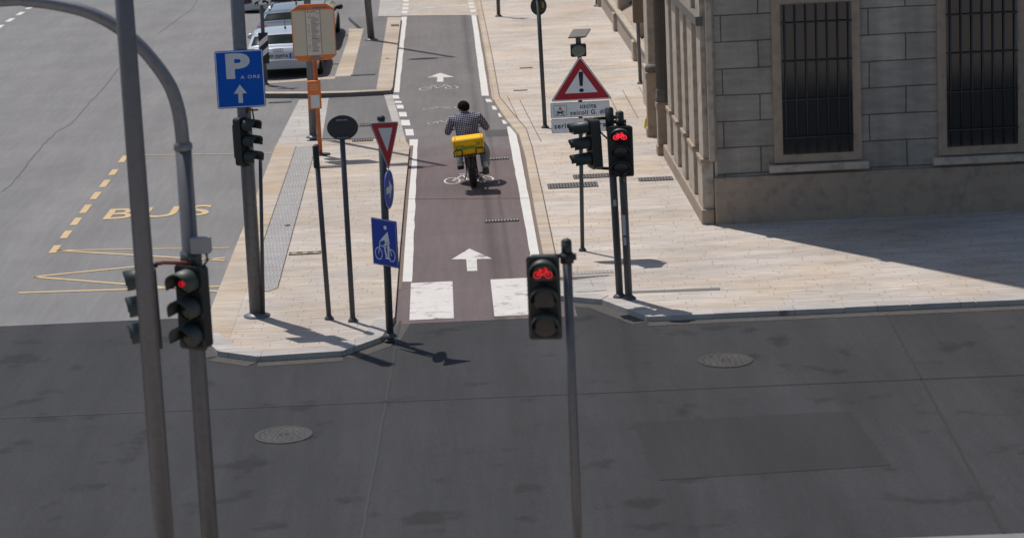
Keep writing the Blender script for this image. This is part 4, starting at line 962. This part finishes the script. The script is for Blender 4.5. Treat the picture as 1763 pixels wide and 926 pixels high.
for c in ((667, 101.2), (495, 388.5)):
    o = g(*c, ZI if c[1] < 200 else ZP + .006); 
    T = thing('drain_cover', o, 'small dark cover in the far stone kerb' if c[1] < 200 else 'small dark cover in the grey tactile strip', 'cover'); MB().lathe(o + V((0, 0, .004)), (0, 0, 1), [(0, .05), (.008, .05), (.009, 0)], 16).build('lid', 'crack', T)
T = thing('drain_cover', g(679, 44, ZI), 'dark rusty cover crossing the far stone kerb', 'cover'); q = px2([(673, 46), (687, 46), (687, 43), (673, 43)], ZI)
MB().prism(q, ZI + .004, ZI + .012).build('lid', 'crack', T)
print('street furniture done')

# ------------------------------------------------------------------ parked cars
class Car:
    def __init__(s, x0, y0, hw, prof, zbelt, ztop, zb, tumble=.22):
        s.x0, s.y0, s.hw, s.zbelt, s.ztop, s.zb, s.tb = x0, y0, hw, zbelt, ztop, zb, tumble
        P = [V(p) for p in prof]; pts = []
        for i in range(len(P)-1):                     # Catmull-Rom, dense
            p0, p1, p2, p3 = P[max(i-1, 0)], P[i], P[i+1], P[min(i+2, len(P)-1)]
            for k in range(8):
                u = k/8; q = .5*((2*p1) + (p2 - p0)*u*.7 + (2*p1 - 2*p1)*u) if False else p1.lerp(p2, u)
                pts.append(q)
        pts.append(P[-1]); n = len(pts)
        sm = []
        for i in range(n):                            # soften the corners a little
            a, b, c = pts[max(0, i-2)], pts[i], pts[min(n-1, i+2)]; sm.append(b*.5 + (a + c)*.25 if 2 < i < n-3 else b)
        s.pr = sm; s.L = max(p.x for p in sm)
    def w(s, y, z):
        k = s.hw
        d0, d1 = y, s.L - y
        k *= 1 - .13*math.exp(-max(d0, 0)/.16) - .16*math.exp(-max(d1, 0)/.3)
        if z > s.zbelt: k *= 1 - s.tb*((z - s.zbelt)/(s.ztop - s.zbelt))**1.2
        elif z < s.zbelt: k *= 1 - .05*((s.zbelt - z)/(s.zbelt - s.zb))**2
        return k
    def top(s, u, v, off=0.0):                        # u: index along the profile, v: -1..1 across
        i = min(int(u), len(s.pr)-2); p = s.pr[i].lerp(s.pr[i+1], u - i); d = (s.pr[i+1] - s.pr[i]).normalized(); n = V((-d.y, d.x))
        y, z = p; wd = s.w(y, z); e = abs(v)
        y += .10*e**4*(1 if y < s.L*.5 else -1)*(1 if z < s.ztop*.97 else .2); z -= (.035*e**2 + .03*e**8)*(1 if z > s.zbelt*.8 else .3)
        q = V((s.x0 + v*wd, s.y0 + y, z)); return q + V((0, n.x, n.y))*off
    def build(s, name, body, label, group):
        T = thing(name, (s.x0, s.y0 + s.L/2, 0), label, 'car', group); s.T = T
        mb = MB(); n = len(s.pr); m = 20
        vs = [s.top(i, -1 + 2*k/m) for i in range(n) for k in range(m + 1)]
        mb.add(vs, [[i*(m+1) + k, i*(m+1) + k + 1, (i+1)*(m+1) + k + 1, (i+1)*(m+1) + k] for i in range(n-1) for k in range(m)], True)
        for sd in (-1, 1):
            q = 8; vs = []
            for i in range(n):
                e = s.top(i, sd)
                for k in range(q + 1):
                    z = e.z + (s.zb - e.z)*k/q; ww = s.w(s.pr[i].x, z) if k else abs(e.x - s.x0); vs.append(V((s.x0 + sd*ww, e.y, z)))
            mb.add(vs, [[i*(q+1) + k, i*(q+1) + k + 1, (i+1)*(q+1) + k + 1, (i+1)*(q+1) + k][::sd] for i in range(n-1) for k in range(q)], True)
        mb.add([V((s.x0 + a*s.hw*.86, s.y0 + b, s.zb + .01)) for a, b in ((-1, .1), (1, .1), (1, s.L - .1), (-1, s.L - .1))], [[3, 2, 1, 0]])
        mb.build('body', body, T); return T
    def patch(s, name, m, u0, u1, v0, v1, off=.006, taper=0, parent=None):
        mb = MB(); n, k_ = 8, 12; vs = []
        for i in range(n + 1):
            u = u0 + (u1 - u0)*i/n; t = 1 - taper*i/n
            for k in range(k_ + 1): vs.append(s.top(u, (v0 + (v1 - v0)*k/k_)*t, off))
        mb.add(vs, [[i*(k_+1) + k, i*(k_+1) + k + 1, (i+1)*(k_+1) + k + 1, (i+1)*(k_+1) + k] for i in range(n) for k in range(k_)], True)
        return mb.build(name, m, parent or s.T)
    def side(s, name, m, pts, sd, off=.006):          # pts: (y, z) on the flank
        return MB().add([V((s.x0 + sd*(s.w(y, z) + off - .03), s.y0 + y, z)) for y, z in pts], [list(range(len(pts)))]).build(name, m, s.T)
    def wheel(s, y, sd, r, wd=.22):
        o = V((s.x0 + sd*(s.hw - wd + .015), s.y0 + y, r)); ax = V((sd, 0, 0))
        a = MB().lathe(o - ax*.03, ax, [(0, r*1.14), (wd - .0, r*1.14), (wd + .012, r*1.10), (wd + .012, 0)], 28).build('wheel_arch', 'black', s.T)
        t = MB().lathe(o, ax, [(0, r*.6), (0, r*.96), (.03, r), (wd - .03, r), (wd, r*.94), (wd + .01, r*.66)], 32).build('wheel', 'rubber', s.T)
        k = MB().lathe(o, ax, [(wd - .03, r*.64), (wd + .004, r*.62), (wd - .02, r*.55), (wd - .05, r*.2), (wd - .02, .04), (wd - .01, 0)], 28)
        for i in range(5):
            q = 2*math.pi*i/5; dr = V((0, math.cos(q), math.sin(q))); k.tube([o + ax*(wd - .02) + dr*.03, o + ax*(wd - .01) + dr*r*.6], .022, 6)
        k.build('rim', 'rim', t)
    def mirror(s, y, z, sd, m):
        x = s.x0 + sd*(s.hw + .06); mb = MB().lathe((x - sd*.09, s.y0 + y, z), (sd, 0, 0), [(0, .03), (.05, .075), (.12, .085), (.19, .07), (.215, .02), (.216, 0)], 14); mb.build('mirror', m, s.T)
CG = 'cars parked in the bay left of the bike path'
def light(c, y, z, wd, hg, sd, m='tail_red'):
    pass
# nearest: silver white hatchback
c1 = Car(-4.40, 60.22, .99, [(.10, .20), (.03, .24), (0, .34), (0, .49), (.05, .53), (.09, .70), (.20, .83), (.40, .86), (.82, 1.125), (1.05, 1.165), (1.7, 1.20), (2.3, 1.17), (2.75, 1.10), (3.25, .84), (4.0, .70), (4.2, .55), (4.22, .3), (4.1, .2)], .80, 1.20, .19, .13)
T = c1.build('parked_car', 'car_white', 'silver white hatchback with a licence plate, nearest of the parked cars', CG)
c1.patch('rear_window', 'car_glass', 8*7 + .8, 8*8 - .3, -.93, .93, .006, .03)
c1.patch('windscreen', 'car_glass', 8*12 + .8, 8*13 - .5, -.88, .88)
c1.patch('bumper_trim', 'black', 1, 8*1 + 2, -.9, .9, .008); 
for v in ((-.99, -.74), (.74, .99)): c1.patch('tail_light', 'tail_red', 8*4 + 2, 8*5 + 2, v[0], v[1], .008)
for v in ((-.93, -.80), (.80, .93)): c1.patch('reflector', 'tail_red', 8*1 + 4, 8*1 + 7, v[0], v[1], .012)
for sd in (-1, 1):
    c1.side('side_window', 'car_glass', [(.95, .87), (2.95, .87), (2.6, 1.09), (1.2, 1.11)], sd, .006)
    for y in (.75, 3.35): c1.wheel(y, sd, .285)
    c1.mirror(2.75, .86, sd, 'car_white')
q = c1.top(8*9 + 5, 0); MB().tube([q, q + V((0, -.02, .06))], [.03, .018], 8).tube([q + V((0, -.02, .05)), q + V((0, -.09, .24))], .008, 6).build('antenna', 'black', T)
f = Fr((-4.40, 60.29, .83 - .09), (1, 0, 0), V((0, .16, 1))); o = at(478.5, 87, 60.26); f = Fr((o.x, o.y, o.z), (1, 0, 0), V((0, .5, 1)))
k = MB(); [k.ring(f, -.102 + i*.068, 0, .045, .046, .013, .0, .012, 20) for i in range(4)]; k.build('emblem', 'chrome_dk', T)
o = at(480.5, 97.5, 60.24); f = Fr((o.x, o.y, o.z), (1, 0, 0), V((0, .12, 1)))
pl = MB().box((0, 0, 0), (.66, .145, .03), f).build('licence_plate', 'plate', T, bevel=.004)
k = MB(); [k.box((x, 0, .0165), (.045, .14, .002), f) for x in (-.305, .305)]; k.build('plate_band', 'sign_blue', pl)
MB().text('FP 209TA', f, -.005, -.047, .094, .52, .0155, .018, 'CENTER', .02, 1.05).build('plate_text', 'sign_black', pl)
MB().tube([c1.top(8*7 + 1.5, -.05, .012), c1.top(8*7 + 2.2, .35, .012)], .01, 6).build('wiper', 'black', T)
# second: dark grey estate with a pale reflecting roof
c2 = Car(-4.44, 65.55, 1.12, [(.10, .20), (.03, .26), (0, .36), (.02, .52), (.10, .56), (.20, .74), (.60, .85), (.80, .865), (1.22, 1.10), (1.42, 1.135), (3.0, 1.18), (3.9, 1.10), (4.4, 1.02), (5.0, .82), (5.7, .72), (5.85, .55), (5.87, .3), (5.75, .2)], .82, 1.18, .20, .2)
T = c2.build('parked_car', 'car_grey', 'dark grey estate car with a bright roof, second in the parked row', CG)
c2.patch('rear_window', 'car_glass', 8*7 + .6, 8*8 - .6, -.88, .88, .006, .03)
c2.patch('windscreen', 'car_glass', 8*12 + .5, 8*13 - .5, -.9, .9)
for v in ((-.98, -.72), (.72, .98)): c2.patch('tail_light', 'tail_red', 8*5 + .0, 8*6 - 2.5, v[0], v[1], .008)
for sd in (-1, 1):
    c2.side('side_window', 'car_glass', [(1.2, .89), (4.5, .89), (4.2, 1.04), (1.5, 1.07)], sd, .006)
    for y in (.95, 4.6): c2.wheel(y, sd, .30)
    c2.mirror(3.9, .86, sd, 'black')
    MB().tube([c2.top(8*9, sd*.86, .03), c2.top(8*10, sd*.88, .035), c2.top(8*11, sd*.86, .03)], .022, 8).build('roof_rail', 'chrome', T)
q = c2.top(8*9 + 6, -.05); MB().tube([q, q + V((0, -.02, .06))], [.03, .018], 8).tube([q + V((0, -.02, .05)), q + V((0, -.1, .26))], .008, 6).build('antenna', 'black', T)
MB().tube([c2.top(8*7 + 1.0, 0, .014), c2.top(8*7 + 1.6, .3, .014)], .012, 6).build('wiper', 'black', T)
# third: dark car farther on, only its lower rear in the picture
c3 = Car(-6.05, 76.6, .95, [(.10, .10), (.03, .12), (0, .18), (0, .32), (.05, .36), (.16, .66), (.3, .90), (.8, 1.16), (1.1, 1.22), (2.0, 1.26), (2.9, 1.18), (3.4, .9), (4.1, .76), (4.3, .55), (4.32, .3), (4.2, .1)], .85, 1.26, .10)
T = c3.build('parked_car', 'car_black', 'black car with a pale bumper, farthest one cut by the picture edge', CG)
c3.patch('bumper', 'car_white', 5, 8*3 + 1, -.97, .97, .012)
c3.patch('rear_window', 'car_glass', 8*6 + .8, 8*7 - .5, -.85, .85)
for sd in (-1, 1):
    for y in (.8, 3.4): c3.wheel(y, sd, .29)
    c3.patch('tail_light', 'tail_red', 8*4 + 1, 8*5 - 1, sd*.72, sd*.96, .008)

# ------------------------------------------------------------------ delivery e-bike and rider (built upright, then leaned a little to the left)
BC = V((.40, 43.5, ZM))
L = lambda x, y, z: BC + V((x, y, z))
LEANB = math.radians(-4.6)
bike = thing('delivery_bicycle', BC, 'fat-tyred black electric bicycle with a rear rack under the yellow box', 'bicycle')
def wheel(y, r, nm):
    mb = MB(); n, mm = 48, 14; c = L(0, y, r)
    for i in range(n):
        a = 2*math.pi*i/n
        for k in range(mm):
            q = 2*math.pi*k/mm; tr = .072; kn = (.006 if (i % 2 == k % 2) and math.cos(q) > .2 else 0)
            R_ = (r - tr) + (tr + kn)*math.cos(q); mb.v.append(c + V((math.sin(q)*tr*1.08, math.cos(a)*R_, math.sin(a)*R_)))
    for i in range(n):
        for k in range(mm):
            a, b = i*mm + k, i*mm + (k+1) % mm; c_, d = ((i+1) % n)*mm + k, ((i+1) % n)*mm + (k+1) % mm; mb.f.append([a, b, d, c_]); mb.sm.append(True)
    t = mb.build('wheel', 'rubber', bike)
    k = MB(); 
    for sx in (-.03, .03): k.tube([L(sx, y + math.cos(2*math.pi*i/32)*(r - .135), r + math.sin(2*math.pi*i/32)*(r - .135)) for i in range(33)], .014, 8)
    for i in range(16):
        a = 2*math.pi*i/16; k.tube([L(.03*(-1)**i, y, r), L(.02*(-1)**i, y + math.cos(a)*(r - .14), r + math.sin(a)*(r - .14))], .003, 5)
    k.lathe(L(-.07, y, r), (1, 0, 0), [(0, .02), (0, .05), (.14, .05), (.14, .02)], 16); k.build('rim', 'steel', t)
    return t
RW = .335
wheel(.09, RW, 'rear'); wheel(1.22, RW, 'front')
fr_ = MB()
bb = (0, .58, .33)
for p, q, r_ in ((bb, (0, .42, .78), .022), (bb, (0, 1.02, .80), .032), ((0, .42, .72), (0, 1.0, .92), .02), ((0, 1.02, .78), (0, .98, .98), .024)):
    fr_.tube([L(*p), L(*q)], r_, 10)
for sx in (-1, 1):
    fr_.tube([L(sx*.10, .09, RW), L(sx*.10, .3, .345), L(0, .58, .33)], .014, 8); fr_.tube([L(sx*.10, .09, RW), L(sx*.085, .2, .62), L(0, .42, .74)], .013, 8)
    fr_.tube([L(sx*.09, 1.22, RW), L(sx*.09, 1.07, .72), L(0, 1.03, .76)], .018, 8)
fr_.build('frame', 'black', bike)
k = MB().tube([L(-.36, .95, 1.0), L(-.2, 1.02, 1.03), L(0, 1.0, 1.02), L(.2, 1.02, 1.03), L(.36, .95, 1.0)], .013, 10).tube([L(0, .98, .96), L(0, 1.0, 1.02)], .018, 10); k.build('handlebar', 'black', bike)
MB().box((0, 0, 0), (.24, .26, .07), Fr(L(0, .42, .82), (1, 0, 0), (0, 1, 0)), .06).build('saddle', 'black', bike, bevel=.02)
rk = MB()
for sx in (-1, 1):
    rk.tube([L(sx*.10, .09, RW), L(sx*.11, -.05, .70), L(sx*.11, .38, .71)], .010, 8)
    x0, x1 = (-.30, -.14) if sx < 0 else (.13, .29)
    rk.tube([L(x0, -.43, .725), L(x0, -.44, .82), L(x0 + .02, -.44, .84), L(x1 - .02, -.44, .84), L(x1, -.44, .82), L(x1, -.43, .725)], .011, 8)
rk.tube([L(-.30, -.43, .72), L(.29, -.43, .72)], .012, 8); rk.tube([L(-.3, -.43, .72), L(-.3, .05, .72), L(.29, .05, .72), L(.29, -.43, .72)], .011, 8)
rk.tube([L(-.14, -.43, .72), L(-.14, .3, .71)], .01, 8).tube([L(.13, -.43, .72), L(.13, .3, .71)], .01, 8)
rk.build('rack', 'black', bike)
MB().box((0, -.17, .675), (.15, .10, .06), Fr(BC, (1, 0, 0), (0, 1, 0)), .02).build('tail_lamp', 'tail_red', bike, bevel=.01)
MB().tube([L(math.sin(0)*0, .09 + math.cos(a)*(RW + .02), RW + math.sin(a)*(RW + .02)) for a in [math.radians(t) for t in range(60, 165, 8)]], .04, 8).build('mudguard', 'black', bike)
MB().lathe(L(.04, .58, .33), (1, 0, 0), [(0, 0), (0, .09), (.012, .09), (.012, 0)], 20).lathe(L(-.07, .58, .33), (1, 0, 0), [(0, 0), (0, .10), (.14, .10), (.14, 0)], 20).build('motor', 'black', bike)
k = MB().tube([L(.08, .58, .33), L(.11, .52, .18)], .014, 8).box((.19, .52, .175), (.12, .09, .022), Fr(BC, (1, 0, 0), (0, 1, 0))); k.build('pedal', 'black', bike)
k = MB().tube([L(-.08, .58, .33), L(-.11, .64, .47)], .014, 8).box((-.19, .60, .40), (.12, .09, .022), Fr(BC, (1, 0, 0), (0, 1, 0))); k.build('pedal', 'black', bike)
k = MB().tube([L(.06, .09, .33), L(.10, .08, .24), L(.09, .14, .17)], .016, 8).box((.105, .09, .33), (.03, .09, .09), Fr(BC, (1, 0, 0), (0, 1, 0))); k.tube([L(-.09, .14, .34), L(-.14, .12, .2), L(-.16, .1, .15)], .012, 8); k.build('derailleur', 'steel', bike)
k = MB()
for sx in (-1, 1): k.tube([L(sx*.03, 1.0, 1.02), L(sx*.12, 1.1, .98), L(sx*.1, 1.15, .75), L(sx*.09, 1.2, .45)], .006, 6)
k.build('cable', 'black', bike)

box_ = thing('delivery_box', L(-.005, -.2, .735), 'yellow insulated delivery box with green lettering on the bicycle rack', 'delivery box')
bx = []
def ring_pts(hx, y0, y1, z, r):
    return [L(-.005 + a, b, z) for a, b in rrect(-hx, y0, hx, y1, r, 4)]
lay = [(.278, -.40, .02, .735, .04), (.288, -.415, .03, .765, .045), (.305, -.425, .035, .94, .05), (.308, -.425, .035, 1.01, .05), (.30, -.415, .03, 1.035, .045), (.28, -.39, .01, 1.045, .04)]
rows = [ring_pts(*q) for q in lay]; n = len(rows[0]); vs = [q for r_ in rows for q in r_]
fs = [[i*n + k, i*n + (k+1) % n, (i+1)*n + (k+1) % n, (i+1)*n + k] for i in range(len(rows)-1) for k in range(n)] + [list(range(n))[::-1], [(len(rows)-1)*n + k for k in range(n)]]
mb = MB().add(vs, fs, True); mb.build('body', 'yellow', box_)
for sx in (-1, 1):
    MB().tube([L(sx*.255 - .005, -.428, .765), L(sx*.272 - .005, -.436, .93), L(sx*.268 - .005, -.434, 1.01), L(sx*.25, -.40, 1.045), L(sx*.25, .0, 1.047)], .012, 6).build('piping', 'yellow_edge', box_)
MB().tube([L(-.30, -.40, 1.012), L(-.27, -.435, 1.012), L(.26, -.435, 1.012), L(.295, -.40, 1.012)], .008, 6).build('zip', 'yellow_edge', box_)
f = Fr(L(-.05, -.4375, .885), (1, 0, 0), V((0, -.03, 1)))
k = MB().text('Glovo', f, -.0, -.05, .095, .40, .0, .003, 'CENTER', .03, 1.0)
k.ring(f, .237, .055, .032, .032, .013, 0, .003, 20); k.prism([(.219, .034), (.255, .034), (.237, .0)], 0, .003, f)
k.build('lettering', 'logo_green', box_)

def skinned(chains, name, m, parent, sub=2, smooth=True):
    """one continuous surface grown round a skeleton: chains = lists of (x, y, z, rx, ry); points that coincide are shared"""
    vs, es, rs, ix = [], [], [], {}
    for ch in chains:
        prev = None
        for (x, y, z, a, b) in ch:
            key = (round(x, 4), round(y, 4), round(z, 4))
            if key not in ix: ix[key] = len(vs); vs.append(BC + V((x, y, z))); rs.append((a, b))
            if prev is not None and prev != ix[key]: es.append((prev, ix[key]))
            prev = ix[key]
    O = org(parent); me = bpy.data.meshes.new('skeleton'); me.from_pydata([tuple(v - O) for v in vs], es, []); o = bpy.data.objects.new('skeleton', me); C.objects.link(o)
    md = o.modifiers.new('skin', 'SKIN'); md.use_smooth_shade = True
    for i, r in enumerate(rs): me.skin_vertices[0].data[i].radius = r
    me.skin_vertices[0].data[0].use_root = True
    sb = o.modifiers.new('s', 'SUBSURF'); sb.levels = sub; sb.render_levels = sub
    bpy.context.view_layer.update(); ev = o.evaluated_get(bpy.context.evaluated_depsgraph_get()); m2 = bpy.data.meshes.new_from_object(ev); m2.name = name
    C.objects.unlink(o); bpy.data.objects.remove(o)
    m2.materials.clear(); m2.materials.append(M[m])
    for p in m2.polygons: p.use_smooth = True
    ob = bpy.data.objects.new(name, m2); C.objects.link(ob); ob.parent = parent; ORG[ob.name] = O; return ob
man = thing('person', BC, 'person in a checked shirt and pale jeans riding away up the bike path', 'person')
pel = (0, .46, .88, .15, .12)
def arm_ch(s, k=1.0): return [(s*.10, .64, 1.30, .075*k, .08*k), (s*.255, .65, 1.275, .082*k, .084*k), (s*.325, .70, 1.15, .076*k, .078*k), (s*.385, .77, 1.01, .066*k, .068*k), (s*.372, .92, 1.00, .05*k, .052*k), (s*.335, 1.02, 1.035, .036*k, .038*k)]
def leg_ch(s, hip, knee, ank, k=1.0):
    m = lambda a, b, t: tuple(a[i] + (b[i] - a[i])*t for i in range(3))
    return [(*hip, .105*k, .11*k), (*m(hip, knee, .5), .092*k, .092*k), (*knee, .075*k, .078*k), (*m(knee, ank, .45), .066*k, .07*k), (*ank, .05*k, .052*k)]
hipL, knL, anL = (-.10, .50, .85), (-.20, .90, .64), (-.215, .50, .43)
hipR, knR, anR = (.12, .50, .85), (.30, .84, .53), (.27, .50, .27)
spine = [pel, (0, .50, 1.0, .155, .115), (0, .58, 1.16, .165, .12), (0, .635, 1.28, .12, .09), (0, .665, 1.35, .062, .062), (-.004, .70, 1.40, .062, .064), (-.012, .72, 1.455, .086, .096), (-.014, .725, 1.51, .084, .094), (-.012, .72, 1.55, .05, .06)]
def fingers(s):
    out = []
    w0 = (s*.335, 1.02, 1.035, .034, .036); p1 = (s*.325, 1.055, 1.04, .036, .022)
    out.append([w0, p1])
    for i, l in enumerate((.8, 1, .95, .75)):
        x = s*(.295 + i*.020); out.append([p1, (x, 1.085, 1.052, .011, .011), (x, 1.085 + .03*l, 1.04, .0095, .0095), (x, 1.08 + .02*l, 1.012, .009, .009), (x, 1.065, 1.002, .008, .008)])
    out.append([p1, (s*.285, 1.045, 1.03, .012, .012), (s*.265, 1.055, 1.012, .0105, .0105), (s*.262, 1.07, 1.0, .009, .009)])
    return out
body = skinned([spine, [spine[3]] + arm_ch(-1, .85), [spine[3]] + arm_ch(1, .85), [pel] + leg_ch(-1, hipL, knL, anL, .85) + [(-.215, .54, .39, .04, .04), (-.215, .62, .385, .035, .03)], [pel] + leg_ch(1, hipR, knR, anR, .85) + [(.27, .54, .225, .04, .04), (.27, .62, .22, .035, .03)]] + fingers(-1) + fingers(1), 'body', 'skin', man)
# face (turned to the left): ears, nose, brow, lips
hd = V((-.012, .725, 1.47)); yaw = math.radians(56); fw = V((-math.sin(yaw), math.cos(yaw), 0)); sdv = V((math.cos(yaw), math.sin(yaw), 0))
k = MB()
def blob(c, rx, ry, rz): 
    k.lathe(c - fw*0 + V((0, 0, -rz)), (0, 0, 1), [(rz*(1 - math.cos(t)), max(.0005, math.sin(t)*rx)) for t in [math.pi*i/8 for i in range(9)]], 12)
for s in (-1, 1): blob(BC + hd + sdv*s*.088 + fw*.005 + V((0, 0, -.005)), .017, .03, .034)
blob(BC + hd + fw*.105 + V((0, 0, -.01)), .018, .02, .028); blob(BC + hd + fw*.098 + V((0, 0, -.06)), .022, .02, .012)
k.build('face', 'skin', man)
k = MB(); [blob(BC + hd + fw*.088 + sdv*s*.034 + V((0, 0, .012)), .012, .01, .009) for s in (-1, 1)]; k.build('eyes', 'black', man)
# hair: thick cap over crown and back of the head
hv = MB(); vs = []; nn, mm = 20, 12; r3 = random.Random(11)
for i in range(mm + 1):
    th = (math.pi*.60)*i/mm
    for j in range(nn):
        a = 2*math.pi*j/nn; dr = sdv*math.cos(a) - fw*math.sin(a); back = max(0, math.sin(a))
        t2 = th*(1 + .22*back - .26*max(0, -math.sin(a)))
        rad = .106 + r3.uniform(-.004, .006); vs.append(BC + hd + V((0, 0, .022)) + dr*math.sin(t2)*rad*(1.0 + .06*back) + V((0, 0, 1))*math.cos(t2)*(.110 + r3.uniform(-.003, .004)))
hv.add(vs, [[i*nn + j, i*nn + (j+1) % nn, (i+1)*nn + (j+1) % nn, (i+1)*nn + j][::-1] for i in range(mm) for j in range(nn)], True)
ho = hv.build('hair', 'hair', man); sld = ho.modifiers.new('thick', 'SOLIDIFY'); sld.thickness = .012
tor = [(0, .46, .84, .235, .16), (0, .475, .95, .238, .16), (0, .52, 1.05, .248, .16), (0, .58, 1.16, .268, .165), (0, .63, 1.295, .245, .13), (0, .655, 1.365, .12, .095), (0, .67, 1.405, .078, .076)]
sh = skinned([tor, [tor[4]] + [(x, y, z, a*1.12, b*1.12) for x, y, z, a, b in arm_ch(-1)[1:]], [tor[4]] + [(x, y, z, a*1.12, b*1.12) for x, y, z, a, b in arm_ch(1)[1:]]], 'shirt', 'shirt', man)
tr = skinned([[(0, .46, .86, .17, .14)] + leg_ch(-1, hipL, knL, anL, 1.2), [(0, .46, .86, .17, .14)] + leg_ch(1, hipR, knR, anR, 1.55)], 'trousers', 'jeans', man)
for s, a, dy in ((-1, anL, -.02), (1, anR, .0)):
    c = V(a); k = MB(); x = c.x
    prof = [(-.12, .045, .0), (-.10, .058, .08), (-.02, .06, .095), (.05, .06, .07), (.12, .056, .05), (.17, .035, .03)]
    vs = []; m_ = 12
    for (yy, wd, hg) in prof:
        for q in range(m_):
            t = 2*math.pi*q/m_; vs.append(BC + V((x + math.cos(t)*wd, c.y + .03 + yy, c.z - .085 + (hg*.5 + .02) + math.sin(t)*(hg*.5 + .02))))
    k.add(vs, [[i*m_ + q, i*m_ + (q+1) % m_, (i+1)*m_ + (q+1) % m_, (i+1)*m_ + q] for i in range(len(prof)-1) for q in range(m_)] + [list(range(m_))[::-1], [(len(prof)-1)*m_ + q for q in range(m_)]], True)
    so_ = k.build('shoe', 'shoe' if s < 0 else 'shoe_grey', man)
    MB().tube([BC + V((x, c.y - .05, c.z - .0)), BC + V((x, c.y + .01, c.z + .10))], [.062, .055], 12).build('sock', 'shoe', man)
    MB().box((x, c.y + .06, c.z - .085), (.13, .32, .075), Fr(BC, (1, 0, 0), (0, 1, 0)), .03).build('sole', 'black' if s < 0 else 'shoe_grey', so_, bevel=.006)
for o in (bike, box_, man):
    o.rotation_euler = (0, LEANB, 0)
    if o is box_:
        R = Matrix.Rotation(LEANB, 3, 'Y'); o.location = BC + R @ (o.location - BC)
